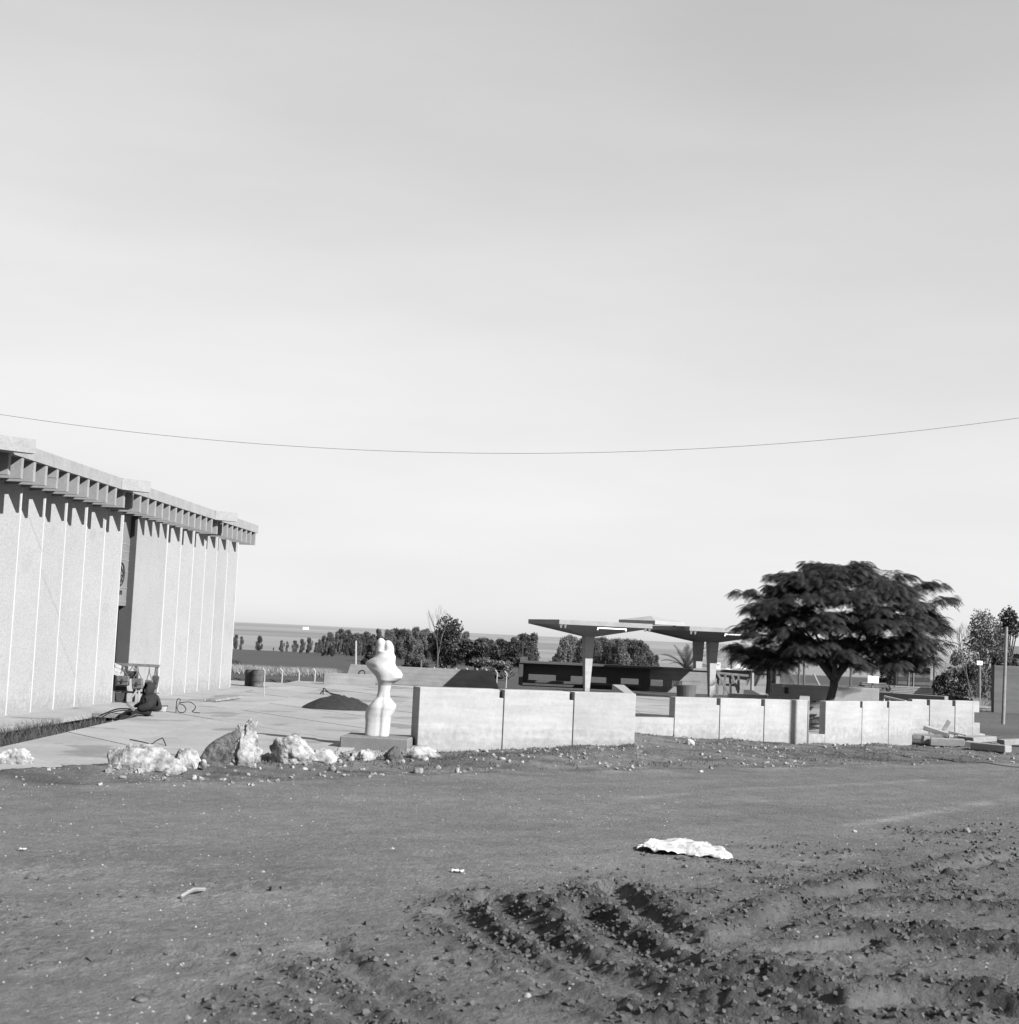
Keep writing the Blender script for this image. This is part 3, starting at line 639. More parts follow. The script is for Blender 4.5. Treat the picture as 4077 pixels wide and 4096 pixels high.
# ------------------------------------------------------------------ mushroom canopies
TH = R(17); CU = Vector((math.cos(TH), math.sin(TH), 0)); CV = Vector((-math.sin(TH), math.cos(TH), 0)); S2 = 3.95 / 2
ctr1 = Vector((3.46, 59.5, 0)); ctr2 = Vector((8.95, 62.4, 0)); ctr3 = Vector((8.95, 66.9, 0))
def canopy(c, label):
    r = thing('canopy', label, 'canopy', c, 'concrete mushroom canopies')
    zt, zb, zc = 2.88, 2.70, 2.27
    cor = [c + CU * sx * S2 + CV * sy * S2 for sx, sy in ((-1, -1), (1, -1), (1, 1), (-1, 1))]
    ci = [c + CU * sx * .23 + CV * sy * .23 for sx, sy in ((-1, -1), (1, -1), (1, 1), (-1, 1))]
    up_ = lambda L_, z: [Vector((p.x, p.y, z)) for p in L_]
    mb = MB(); V = up_(ci, zc) + up_(cor, zb) + up_(cor, zt)
    fs = [(3, 2, 1, 0), (8, 9, 10, 11)] + [(i, (i + 1) % 4, 4 + (i + 1) % 4, 4 + i) for i in range(4)] + [(4 + i, 4 + (i + 1) % 4, 8 + (i + 1) % 4, 8 + i) for i in range(4)]
    mb.add(V, fs); mb.build('roof', M_fascia, r)
    k = .21; b0 = [c + CU * sx * .10 + CV * sy * .10 for sx, sy in ((-1, -1), (1, -1), (1, 1), (-1, 1))]; t0 = [c + CU * sx * k + CV * sy * k for sx, sy in ((-1, -1), (1, -1), (1, 1), (-1, 1))]
    MB().hexa(up_(b0, -.05), up_(t0, zc + .01)).build('column', M_con, r, bev=.01)
    # fluorescent batten hung under the front edge
    m_ = c - CV * (S2 - .10) + CU * .28
    fx = MB(); fx.beam(m_ - CU * .62 + Vector((0, 0, 2.625)), m_ + CU * .62 + Vector((0, 0, 2.625)), .06, .05)
    lf = fx.build('light_batten', M_batten, r)
    for s in (-1, 1):
        q = m_ + CU * .60 * s; MB().beam(q + Vector((0, 0, 2.54)), q + Vector((0, 0, 2.60)), .05, .05, (1, 0, 0)).build('lamp_holder', M_batten, lf)
    for sx in (-1, 1):
        for o_ in (.10, .28):
            q = c + CU * sx * (S2 - o_) - CV * (S2 - .06)
            MB().hexa([q + Vector(v) for v in ((-.02, -.02, 2.55), (.02, -.02, 2.55), (.02, .02, 2.55), (-.02, .02, 2.55))], [q + Vector(v) for v in ((-.06, -.04, 2.70), (.06, -.04, 2.70), (.06, .04, 2.70), (-.06, .04, 2.70))]).build('drip_tab', M_condark, r)
    return r
canopy(ctr1, 'concrete mushroom canopy whose lone column rises behind the long wall')
canopy(ctr2, 'concrete mushroom canopy reaching into the big tree crown')
canopy(ctr3, 'rear concrete mushroom canopy mostly hidden behind its twin columns')
cc = Vector((6.12, 60.5, 2.885)); dg = 1.36
cap = thing('pyramid_canopy', 'small pyramid topped canopy piece bridging the gap between two canopies', 'canopy', cc)
cor = [cc + Vector(v) for v in ((-dg, .1, 0), (0, -dg, 0), (dg, 0, 0), (0, dg, 0))]
mb = MB(); V = cor + [p + Vector((0, 0, .15)) for p in cor] + [cc + Vector((-.03, 0, .36))]
mb.add(V, [(3, 2, 1, 0)] + [(i, (i + 1) % 4, 4 + (i + 1) % 4, 4 + i) for i in range(4)] + [(4 + i, 4 + (i + 1) % 4, 8) for i in range(4)])
mb.build('cap_shell', M_con, cap)
for s in (-1, 1): MB().bx(cc + Vector((s * .95, 0, -.03)), .1, .3, .05).build('bearing_pad', M_condark, cap)

# ------------------------------------------------------------------ statue and pedestal
pc = P(1508, 2990, 0.0); pb = Vector((pc.x, pc.y + .25, -.06))
ped = thing('pedestal', 'low square stone pedestal carrying the white statue', 'pedestal', pb)
rz = R(-4)
MB().bx(pb + Vector((0, 0, .03)), 1.27, 1.05, .46, rz).build('plinth', M_ped, ped, bev=.02)
# statue: stacked elliptical rings
sx_ = D(1508, 2945, pb.y); st = Vector((sx_.x, pb.y, pb.z + .255))
raw = [(1565, 235, 570), (1450, 240, 578), (1370, 240, 580), (1300, 230, 590), (1250, 227, 620), (1200, 240, 640), (1165, 262, 648), (1130, 296, 650), (1080, 335, 604), (1030, 375, 560), (950, 385, 553), (860, 385, 572), (820, 380, 615), (790, 368, 672), (750, 348, 722), (700, 302, 730), (650, 246, 694), (610, 210, 640), (575, 186, 618), (545, 196, 610), (510, 255, 612), (470, 318, 612), (430, 345, 590), (390, 350, 578)]
rings = []
for y_, l_, r_ in raw:
    hw = (r_ - l_) / 2 * .00128; h_ = (1565 - y_) * .00128; dp = min(hw * .8, .20) if h_ < .75 else min(.17, hw * .95)
    rings.append((h_, ((l_ + r_) / 2 - 405) * .00128, hw, dp, 0))
bm = bmesh.new(); prev = None; NS = 40
def ring_pt(h, cx, a, b, cy, k):
    an = 2 * math.pi * k / NS; c_, s_ = math.cos(an), math.sin(an); ex = .62 if h < .32 else (.62 + .38 * min(1, (h - .32) / .15)); x = a * abs(c_) ** ex * (1 if c_ > 0 else -1); y = b * abs(s_) ** ex * (1 if s_ > 0 else -1)
    # cleft between the legs and between the breasts, bulges
    cleft = math.exp(-((an - 1.55 * math.pi) / .11) ** 2) + math.exp(-((an - .5 * math.pi) / .16) ** 2)
    dep = 0
    if h < .70: dep = .08 * min(1, (.70 - h) / .25)
    y *= 1 - cleft * dep * 1.2
    if .42 < h < .80:
        q = math.exp(-((h - .58) / .12) ** 2); y -= .05 * q * (abs(c_) ** .5) * (1 if s_ < 0 else -1)
    if .98 < h < 1.2 and c_ > .2 and s_ < .3: y -= .06 * (c_ - .2) * math.exp(-((h - 1.08) / .08) ** 2)
    if 1.2 < h < 1.34 and c_ < -.2: y *= .62 + .38 * (1 + c_) / .8
    return Vector((cx + x, cy + y, h))
allr = []
for rg in rings:
    allr.append([bm.verts.new(ring_pt(*rg, k)) for k in range(NS)])
for r1, r2 in zip(allr[:-1], allr[1:]):
    for k in range(NS): bm.faces.new((r1[k], r1[(k + 1) % NS], r2[(k + 1) % NS], r2[k]))
bm.faces.new(allr[0][::-1]); bm.faces.new(allr[-1])
def blob(bm, pts, n=14, m_=9):
    """smooth lobed limb given by (centre, rx, ry) rings"""
    rr = []
    for (x, y, z, rx, ry) in pts:
        rr.append([bm.verts.new((x + rx * math.cos(2 * math.pi * k / n), y + ry * math.sin(2 * math.pi * k / n), z)) for k in range(n)])
    for r1, r2 in zip(rr[:-1], rr[1:]):
        for k in range(n): bm.faces.new((r1[k], r1[(k + 1) % n], r2[(k + 1) % n], r2[k]))
    bm.faces.new(rr[0][::-1]); bm.faces.new(rr[-1])
blob(bm, [(.0, 0, 1.38, .09, .09), (-.004, 0, 1.50, .088, .085), (-.008, 0, 1.58, .084, .08), (-.012, -.01, 1.64, .082, .08), (-.014, -.012, 1.68, .073, .074), (-.014, -.013, 1.71, .058, .06), (-.014, -.015, 1.728, .036, .04), (-.014, -.015, 1.735, .012, .015)])
blob(bm, [(.12, .0, 1.38, .12, .11), (.135, .0, 1.48, .10, .10), (.138, .0, 1.56, .090, .09), (.130, .0, 1.61, .085, .085), (.120, .0, 1.65, .072, .072), (.113, .0, 1.68, .054, .055), (.108, .0, 1.70, .025, .03)])
blob(bm, [(.06, .0, 1.38, .13, .09), (.06, 0, 1.48, .12, .075), (.06, 0, 1.55, .11, .065), (.06, 0, 1.61, .10, .06), (.055, 0, 1.65, .08, .05), (.05, 0, 1.675, .04, .03)])
blob(bm, [(.215, .0, 1.36, .05, .06), (.235, .0, 1.41, .035, .045), (.22, .0, 1.46, .02, .03)])
# ridge lines of the wing
bmesh.ops.recalc_face_normals(bm, faces=bm.faces[:])
me = bpy.data.meshes.new('statue'); bm.to_mesh(me); bm.free()
so = link('statue', me, M_white, None, True); so.location = st; so.rotation_euler = (0, 0, R(-6)); so.scale = (1.05, 1.05, 1.055)
rm = so.modifiers.new('remesh', 'REMESH'); rm.mode = 'VOXEL'; rm.voxel_size = .012; rm.use_smooth_shade = True
sm = so.modifiers.new('smooth', 'SMOOTH'); sm.iterations = 2; sm.factor = .5
tag(so, 'white abstract plaster statue of entwined figures on the low pedestal', 'statue')

# ------------------------------------------------------------------ earth mound on the plaza
mc = P(1345, 2838, 0)
mb = MB(); NR, NA = 14, 40
for i in range(NR + 1):
    r = i / NR
    for k in range(NA):
        an = 2 * math.pi * k / NA; rx, ry = 1.0 * r, .8 * r; x, y = rx * math.cos(an), ry * math.sin(an)
        h = .36 * (1 - r ** 2.0) * (1 - .25 * (r > .6) * (r - .6)) * (1 + .15 * mnoise.noise((x * 2, y * 2, 1))) + .04 * mnoise.noise((x * 7, y * 7, 0)) * (1 - r * .3) if i < NR else -.02
        mb.v.append((mc.x + x + .1 * (1 - r), mc.y + y + .3, max(h, -.02)))
for i in range(NR):
    for k in range(NA): mb.f.append((i * NA + k, (i + 1) * NA + k, (i + 1) * NA + (k + 1) % NA, i * NA + (k + 1) % NA))
one(mb, 'earth_mound', M_soil, 'small dark mound of loose earth heaped on the pale slabs', 'mound', smooth=True)

# ------------------------------------------------------------------ vegetation
def rotz(v, a): return Vector((v.x * math.cos(a) - v.y * math.sin(a), v.x * math.sin(a) + v.y * math.cos(a), v.z))
def leaf_quads(C, size, aspect=.45, rg=NP, droop=0):
    """one small rhombic leaf face at every centre, random attitude"""
    n = len(C); a = rg.normal(size=(n, 3)); a[:, 2] -= droop; a /= np.linalg.norm(a, axis=1)[:, None]
    b = rg.normal(size=(n, 3)); b -= a * (a * b).sum(1)[:, None]; b /= np.linalg.norm(b, axis=1)[:, None]
    s = size * rg.uniform(.6, 1.3, n)[:, None]
    return np.stack([C - a * s, C + b * s * aspect, C + a * s, C - b * s * aspect], 1).reshape(-1, 3)
def lobes(ells, n, shell=.55, rg=NP):
    """points in the outer part of ellipsoids (cx, cy, cz, rx, ry, rz)"""
    out = []; tot = sum(e[3] * e[4] * e[5] for e in ells)
    for e in ells:
        k = max(8, int(n * e[3] * e[4] * e[5] / tot)); d = rg.normal(size=(k, 3)); d /= np.linalg.norm(d, axis=1)[:, None]
        r = shell + (1 - shell) * rg.random(k) ** .7
        r *= 1 + .18 * np.sin(d[:, 0] * 7 + e[0]) * np.sin(d[:, 2] * 6 + e[1])
        out.append(np.array(e[:3]) + d * r[:, None] * np.array(e[3:]))
    return np.concatenate(out)
def branch(mb, p, d, L, r, depth, spread=.6, up_=.15, n=5, rr=rng, tips=None, ratio=.68, kids=(2, 3)):
    pts = [p]; q = p.copy(); dd = d.copy()
    for i in range(4):
        dd = (dd + Vector((rr.uniform(-.12, .12), rr.uniform(-.12, .12), rr.uniform(-.05, .12) + up_ * .2))).normalized(); q = q + dd * (L / 4); pts.append(q.copy())
    mb.tube(pts, [r * (1 - .1 * i) for i in range(5)], n, True)
    if depth == 0:
        if tips is not None: tips.append((q, dd))
        return
    for k in range(rr.randint(*kids)):
        nd = (dd + Vector((rr.uniform(-1, 1), rr.uniform(-1, 1), rr.uniform(-.4, .8) + up_)) * spread).normalized()
        branch(mb, q if k < 2 else pts[3], nd, L * rr.uniform(ratio - .08, ratio + .1), r * .58, depth - 1, spread, up_, max(3, n - 1), rr, tips, ratio, kids)

TD = 38.5
# --- the big spreading tree (feathery, umbrella shaped)
TB = Vector((D(3318, 2790, TD).x, TD, -.12))
tree = thing('shade_tree', 'big dark spreading feathery tree rising behind the parapet wall', 'tree', TB)
CCX = D(3372, 2500, TD).x; CTOP = D(3400, 2262, TD).z; CR = 2.66
tk = MB(); fork = TB + Vector((.05, 0, 1.22)); f0 = D(3340, 2690, TD)
fork = Vector((f0.x, TD, f0.z - .12))
tk.tube([TB + Vector((-.02, 0, -.1)), TB + Vector((0, 0, .35)), TB + Vector((-.02, 0, .8)), Vector((fork.x - .02, TD, fork.z - .25)), fork + Vector((0, 0, .12))], [.14, .115, .105, .11, .115], 14)
tk.build('trunk', M_bark, tree, True)
limb = MB(); tips = []
for (px, py, dy, r) in ((3235, 2590, -.1, .10), (3290, 2600, .5, .085), (3420, 2590, -.3, .10), (3470, 2560, .5, .08), (3340, 2560, -.7, .075)):
    e = D(px, py, TD + dy); m_ = fork.lerp(e, .5) + Vector((0, 0, -.04))
    limb.tube([fork + Vector((0, 0, -.05)), fork.lerp(m_, .5) + Vector((0, 0, -.03)), m_, e], [r * 1.25, r, r * .85, r * .62], 9)
    d = (e - m_).normalized()
    for k in range(4):
        nd = (d + Vector((rnd(-1, 1), rnd(-1, 1), rnd(-.2, .5))) * .9).normalized()
        nd.z = min(nd.z, .35); branch(limb, e, nd.normalized(), rnd(.5, .75), r * .5, 1, .7, -.1, 5, rng, tips)
limb.build('limb', M_bark, tree, True)
# outline of the crown: bottom and top height as function of radius (fraction)
def crown_pt(r, an, top=True):
    x = CCX + CR * r * math.cos(an) + .12 * math.sin(3 * an); y = TD + CR * .85 * r * math.sin(an)
    return x, y
FR = []      # fronds: origin, direction, length
R2 = random.Random(5)
prof_x = [0, .3, .6, .75, .85, .93, 1.0]; prof_z = [1.0, .965, .85, .75, .64, .50, .34]
z0 = D(3372, 2672, TD).z; HH = CTOP - .16 - z0
ROS = []
for i in range(185):
    r = math.sqrt(((i * 7) % 185 + .5) / 185) * R2.uniform(.93, 1.03); an = i * 2.39996 + R2.uniform(-.25, .25); lay = R2.random()
    zt = np.interp(min(r, 1), prof_x, prof_z)
    z = zt * R2.uniform(.93, 1.06) if lay < .48 else (zt * R2.uniform(.5, .88) if lay < .68 else R2.uniform(.04, .34) * (1 if r > .35 else 1.5))
    x, y = crown_pt(r * (.94 if R2.random() < .86 else R2.uniform(1.0, 1.10)), an); sz = R2.uniform(.22, .46)
    for k in range(7):
        a_ = R2.uniform(0, 6.28); q = sz * math.sqrt(R2.random())
        ROS.append((x + q * math.cos(a_), y + q * math.sin(a_), z0 + HH * z + .17 * (1 - (q / sz) ** 2) - .08 + R2.uniform(-.05, .05), math.atan2(math.sin(an) * r + math.sin(a_) * q * 1.6, math.cos(an) * r + math.cos(a_) * q * 1.6), r))
for px, py, dy in ((2950, 2590, 0), (2975, 2625, -.4), (3010, 2640, .2), (3050, 2655, -.6), (3110, 2655, .4), (3160, 2650, -.8), (3000, 2600, .6), (3480, 2650, -.6), (3560, 2640, .2), (3640, 2620, -.4), (3250, 2262, .1), (3420, 2255, -.2), (3600, 2300, .0), (3120, 2300, .0), (2985, 2370, 0), (3730, 2330, .1), (3770, 2400, -.2)):
    c = D(px, py, TD + dy)
    for k in range(6): ROS.append((c.x + R2.uniform(-.22, .22), c.y + R2.uniform(-.22, .22), c.z + R2.uniform(-.08, .08), math.atan2(c.y - TD, c.x - CCX) + R2.uniform(-.5, .5), 1.0))
for (x, y, zz, an, r) in ROS:
    o = Vector((x, y, zz))
    out = Vector((math.cos(an), math.sin(an), .25 + .8 * (1 - r))).normalized()
    nf = R2.randint(9, 13)
    for k in range(nf):
        a2 = 2 * math.pi * k / nf + R2.uniform(-.3, .3)
        side = out.orthogonal().normalized(); s2 = out.cross(side)
        a3 = an + R2.gauss(0, 1.15); d = Vector((math.cos(a3), math.sin(a3), R2.uniform(.05, .7))).normalized()
        FR.append((o + Vector((R2.uniform(-.06, .06), R2.uniform(-.06, .06), R2.uniform(-.05, .05))), d, R2.uniform(.26, .46)))
VV = []
for (o, d, Ln) in FR:
    # drooping rachis with pairs of narrow pinnae
    npair = 8; p = o.copy(); dd = d.copy(); sd = d.cross(Vector((0, 0, 1)))
    sd = sd.normalized() if sd.length > .05 else Vector((1, 0, 0))
    for i in range(npair):
        dd = (dd + Vector((0, 0, -.18))).normalized(); p = p + dd * (Ln / npair); f = (i + 1) / npair
        pl = .115 * math.sin(math.pi * (.18 + .75 * f)) * (Ln / .45)
        wv = dd * (.5 * Ln / npair)
        for s in (-1, 1):
            tip = p + sd * (s * pl) + dd * (pl * .45) - Vector((0, 0, pl * .35))
            VV += [p - wv * .5, p + wv * .5, tip + wv * .3, tip - wv * .3]
cr = quads('crown', np.array([tuple(v) for v in VV]), L_big, tree)

# --- eucalyptus belt far behind: four kinds, copied
def euc_kind(i):
    rg = np.random.default_rng(40 + i); H_ = 8.0
    t = thing('eucalyptus_tree', None, 'tree', (0, 0, 0))
    tr = MB(); tr.tube([(0, 0, -.3), (.1, 0, 2), (.05, .1, 4.5), (0, 0, 6.5)], [.22, .18, .12, .05], 6)
    for k in range(5):
        an = rg.uniform(0, 6.28); tr.tube([(.05, 0, 2 + k * .7), (math.cos(an) * .7, math.sin(an) * .7, 3.2 + k * .7)], [.07, .03], 4)
    tr.build('trunk', M_twig, t)
    wd = (2.2, 2.8, 1.9, 3.2)[i]; el = []
    for k in range(26):
        z = rg.uniform(.7, 7.1); rr_ = wd * (.55 + .5 * math.sin(math.pi * min(1, (z - .6) / 6.8))) ; an = rg.uniform(0, 6.28); q = rg.uniform(.0, .75) * rr_
        el.append((q * math.cos(an), q * math.sin(an), z, rg.uniform(.4, .75) * wd * .45, rg.uniform(.4, .75) * wd * .45, rg.uniform(.8, 1.5)))
    for k in range(3): el.append((rg.uniform(-.4, .4) * wd * .6, rg.uniform(-.3, .3), rg.uniform(6.9, 7.5), wd * .28, wd * .28, .7))
    quads('crown', leaf_quads(lobes(el, 9500, .4, rg), .145, .5, rg, .4), (L_euc, L_eucd, L_eucp, L_euc)[i], t)
    return t
kinds = [euc_kind(i) for i in range(4)]
used = [0] * 4
KN = ('slender', 'full crowned', 'narrow', 'broad')
GL = {'belt': '%s grey eucalyptus in the dense belt of trees beyond the statue', 'hedge': 'small %s field tree in the loose line beside the hall end',
      'grove': '%s round topped eucalyptus in the grove seen under the canopies'}
GG = {'belt': 'eucalyptus belt beyond the statue', 'hedge': 'field trees beside the hall end', 'grove': 'eucalyptus grove under the canopies'}
def plant(px, pyt, pyb, y, g, kind=None):
    """a tree whose top is seen at pyt and foot at pyb, standing y metres off"""
    a, b = D(px, pyt, y), D(px, pyb, y)
    gzv = gz(a.x, y); h = a.z - gzv
    i = rng.randint(0, 3) if kind is None else kind
    if used[i] == 0: o = kinds[i]; used[i] = 1
    else: o = copy_tree(kinds[i])
    o.location = (a.x, y, gzv - .1); s = h / 7.8; o.scale = (s * rnd(.9, 1.15), s * rnd(.9, 1.1), s); o.rotation_euler = (0, 0, rnd(0, 6.28))
    tag(o, GL[g] % KN[i], 'tree', GG[g])
for px, t_ in ((945, 2538), (968, 2545), (1040, 2542), (1095, 2588), (1128, 2560), (1150, 2565), (1180, 2560), (1210, 2555), (1238, 2550)):
    plant(px, t_, 2600, rnd(262, 290), 'hedge')
xx = 1265
while xx < 2140:
    top = np.interp(xx, [1265, 1370, 1500, 1700, 1900, 2000, 2150], [2560, 2525, 2530, 2522, 2545, 2555, 2545]) + rnd(-16, 18)
    plant(xx, top + (rnd(5, 30) if rng.random() < .4 else 0), 2640, rnd(185, 285) if xx > 1480 else rnd(235, 290), 'belt'); xx += rnd(8, 15)
xx = 2212
while xx < 2640:
    top = np.interp(xx, [2212, 2260, 2330, 2400, 2460, 2560, 2640], [2620, 2550, 2543, 2548, 2550, 2560, 2615]) + rnd(-7, 8)
    plant(xx, top + (rnd(5, 25) if rng.random() < .4 else 0), 2660, rnd(150, 215), 'grove'); xx += rnd(11, 20)

def leafy(name, label, px, pyt, pyb, y, wpx, mt, n=2600, size=.12, trunk=True, nl=12, cat='tree', group=None, flat=1.0, low=.25, barkm=None, shell=.45, bush=False):
    a, b = D(px, pyt, y), D(px, pyb, y); z0_ = min(b.z, gz(a.x, y)); h = a.z - z0_; wd = wpx / FPX * y / 2
    t = thing(name, label, cat, (a.x, y, z0_), group); rg = np.random.default_rng(int(px + pyt)); el = []
    for k in range(nl):
        f = rg.uniform(low, .93); an = rg.uniform(0, 6.28); rr_ = wd * math.sqrt(max(.05, 1 - (2 * (f - (.5 + low / 2)) / (1.15 - low)) ** 2)); q = rr_ * rg.uniform(.35, .92)
        el.append((a.x + q * math.cos(an), y + q * math.sin(an) * .8, z0_ + h * f, wd * rg.uniform(.32, .52), wd * rg.uniform(.32, .52), h * rg.uniform(.11, .19) * flat))
    el.append((a.x, y, z0_ + h * .93, wd * .3, wd * .3, h * .08))
    tr = MB(); tips_ = []
    if not bush:
        tr.tube([(a.x, y, z0_ - .2), (a.x + .05 * h * .1, y, z0_ + h * .3), (a.x, y, z0_ + h * .7)], [.035 * h, .028 * h, .012 * h], 7)
    for e in el[:9]:
        tr.tube([(a.x, y, z0_ + h * (.02 if bush else .3)), ((a.x + e[0]) / 2, (y + e[1]) / 2, (z0_ + h * .25 + e[2]) / 2), e[:3]], [.012 * h, .009 * h, .004 * h], 4)
    tr.build('trunk' if not bush else 'stem', barkm or M_bark, t)
    quads('crown' if not bush else 'foliage', leaf_quads(lobes(el, n, shell, rg), size, .5, rg, .2), mt, t)
    return t
leafy('field_tree', 'tall dark tree standing above the eucalyptus belt', 1792, 2458, 2690, 150, 135, L_dark, 3600, .16, nl=16, low=.12)
leafy('field_tree', 'dark rounded tree at the right edge of the belt', 1905, 2560, 2690, 140, 130, L_dark, 3000, .15, low=.1)
leafy('field_tree', 'broad dark tree beside the transformer poles', 2010, 2560, 2700, 150, 150, L_dark, 3200, .15, low=.1)
leafy('shrub', 'pale bushy shrub at the fence under the belt of trees', 1960, 2640, 2715, 95, 190, L_euc, 2600, .10, cat='shrub', bush=True, low=.1)
leafy('shrub', 'round dark shrub beside the statue head', 1655, 2635, 2685, 120, 75, L_dark, 1800, .10, cat='shrub', bush=True, low=.1)
leafy('shrub', 'low dark shrub next to the round shrub', 1705, 2655, 2690, 120, 45, L_dark, 900, .09, cat='shrub', bush=True, low=.1)
leafy('shrub', 'dark shrub behind the statue shoulder', 1475, 2610, 2665, 130, 70, L_dark, 1600, .10, cat='shrub', bush=True, low=.1)
leafy('shrub', 'thin pale shrub beside the corner of the hall', 945, 2640, 2680, 85, 50, L_pale, 260, .06, cat='shrub', bush=True, low=.1)
# bare tree tops
def bare(name, label, px, pyb, y, L, lean, depth=4, r=.06, spread=.55, cat='tree'):
    b = D(px, pyb, y); z0_ = min(b.z, gz(b.x, y)); mb = MB()
    branch(mb, Vector((b.x, y, z0_ - .1)), Vector(lean).normalized(), L, r, depth, spread, .25, 5, random.Random(int(px)), None, .72)
    return one(mb, name, M_twig, label, cat, base=Vector((b.x, y, z0_)))
bare('bare_tree', 'leafless grey tree beside the tall dark field tree', 1748, 2690, 148, 2.3, (-.05, 0, 1), 4, .10, .45)
bare('bare_tree', 'leafless tree leaning away from the feathery tree by the yard', 3905, 2720, 95, 1.8, (-.45, 0, 1), 5, .09, .5)
bare('bare_tree', 'thin leafless saplings behind the timber pile', 3800, 2700, 90, 1.0, (-.2, 0, 1), 3, .04, .5)
bare('bare_tree', 'leafless shrub stems beside the dark bush', 3760, 2710, 85, .9, (.3, 0, 1), 3, .035, .6)
leafy('feathery_tree', 'grey feathery tree behind the white sign board in the yard', 3945, 2445, 2710, 92, 195, L_pale, 5200, .085, nl=18, low=.2, barkm=M_twig)
leafy('feathery_tree', 'dark fine leaved tree behind the plain wall', 4035, 2440, 2700, 100, 130, L_dark, 3600, .12, nl=14, low=.2)
leafy('shrub', 'dark bush growing behind the notched wall', 3778, 2690, 2795, 66, 85, L_dark, 2600, .06, cat='shrub', bush=True, low=.08)
leafy('shrub', 'brushy dark thicket between the shed and the feathery tree', 3850, 2615, 2720, 105, 130, L_euc, 2600, .10, cat='shrub', bush=True, low=.08)
leafy('shrub', 'very dark hedge at the foot of the feathery tree', 3890, 2660, 2725, 98, 150, L_dark, 2400, .10, cat='shrub', bush=True, low=.05)
leafy('shrub', 'black hedge behind the top of the plain wall', 4040, 2610, 2680, 104, 150, L_dark, 2400, .10, cat='shrub', bush=True, low=.05)
leafy('shrub', 'cactus like dark shrub beside the stacked crates', 3545, 2650, 2735, 120, 60, L_dark, 1500, .12, cat='shrub', bush=True, low=.05)
leafy('shrub', 'low dark scrub on the heap below the yard', 3830, 2780, 2830, 60, 170, L_dark, 2200, .05, cat='shrub', bush=True, low=.05)
# palms
def palm(label, px, pyc, y, hl, base_z=None, nf=26, seed=1, R3=None):
    c = D(px, pyc, y); R3 = random.Random(seed); z0_ = gz(c.x, y) if base_z is None else base_z
    t = thing('palm_tree', label, 'tree', (c.x, y, z0_))
    MB().tube([(c.x, y, z0_ - .2), (c.x + .03, y, (z0_ + c.z) / 2), (c.x, y, c.z)], [.24, .2, .2], 10).build('trunk', M_bark, t)
    V_ = []; rc = MB()
    for k in range(nf):
        an = R3.uniform(0, 6.28); el = R3.uniform(-.15, 1.35); d = Vector((math.cos(an) * math.cos(el), math.sin(an) * math.cos(el), math.sin(el))); p = c.copy(); L_ = hl * R3.uniform(.8, 1.1); pts = [p.copy()]
        n_ = 20
        for i in range(n_):
            d = (d + Vector((0, 0, -.05 - .03 * (1 - el)))).normalized(); p = p + d * (L_ / n_); pts.append(p.copy()); f = i / n_
            sd = d.cross(Vector((0, 0, 1))); sd = sd.normalized() if sd.length > .05 else Vector((1, 0, 0)); u_ = sd.cross(d)
            ll = .30 * hl / 1.6 * math.sin(math.pi * (.15 + .8 * f))
            for s in (-1, 1):
                tip = p + sd * s * ll * .75 + d * ll * .65 + u_ * ll * .2; w_ = d * .022
                V_ += [p - w_, p + w_, tip + w_ * .3, tip - w_ * .3]
        rc.tube(pts[::4] + [pts[-1]], .012, 3)
    q = quads('fronds', np.array([tuple(v) for v in V_]), L_palm, t)
    rc.build('rib', L_palm, q)
    return t
palm('young palm with stiff fronds beyond the slotted wall', 2745, 2680, 76, 1.5, nf=34, seed=3)
palm('palm with hanging fronds half hidden by the big tree', 3085, 2650, 62, 1.6, nf=30, seed=9)

# ------------------------------------------------------------------ grass
def blades(name, label, pts, h, wd, mt, kind='stuff', lean=.5):
    pts = np.asarray(pts); n = len(pts); hh = h * NP.uniform(.5, 1.2, n); an = NP.uniform(0, 6.28, n); ln = NP.normal(0, lean, (n, 2)) * hh[:, None]
    sx = np.cos(an) * wd / 2; sy = np.sin(an) * wd / 2
    A = pts + np.stack([sx, sy, np.zeros(n)], 1); Bq = pts - np.stack([sx, sy, np.zeros(n)], 1); T = pts + np.stack([ln[:, 0], ln[:, 1], hh], 1)
    o = quads(name, np.stack([A, Bq, T], 1).reshape(-1, 3), mt, None, 3)
    return tag(o, label, 'grass', None, kind)
def ground_pts(x, y): return np.stack([x, y, gza(x, y) - .01], 1)
y = NP.uniform(20, 33.5, 9000); x1 = trench_x0(y); x = x1 + NP.random(9000) * (-8.18 - x1)
k = (NP.random(9000) < .5 + 2.4 * fbm(x * 2, y * .8, 2)) & ((y < 31) | (NP.random(9000) < .3))
blades('grass', 'dark weeds growing in the trench beside the hall', ground_pts(x[k], y[k]), .26, .02, L_grass)
def pxpts(n, pa, pb, ya, yb, py):
    y = NP.uniform(ya, yb, n); px = NP.uniform(pa, pb, n); x = (px - CX) / FPX * y * 1.0 + y * math.sin(ROLL) * (py - 2548) / FPX * -1
    return ground_pts(x, y)
blades('dry_grass', 'pale dry grass strip along the field edge beyond the fence', pxpts(6000, 925, 1385, 76, 84, 2660), .42, .05, L_dry)
blades('dry_grass', 'pale tall grass growing in the timber yard', np.concatenate([pxpts(1300, 3560, 3640, 62, 70, 2760), pxpts(1600, 3850, 3975, 72, 84, 2760), pxpts(900, 3330, 3420, 60, 68, 2740)]), .5, .03, L_dry)
x = NP.uniform(-5, 12.5, 16000); r_ = road_edge(x); f_ = front(x); y = r_ + (f_ - r_) * NP.uniform(.1, 1.0, 16000); k = fbm(x * 1.0 + 4, y * 1.6, 3) > .06
blades('weeds', 'sparse dark weeds on the dirt verge before the walls', ground_pts(x[k], y[k]), .055, .018, L_grass, lean=.8)
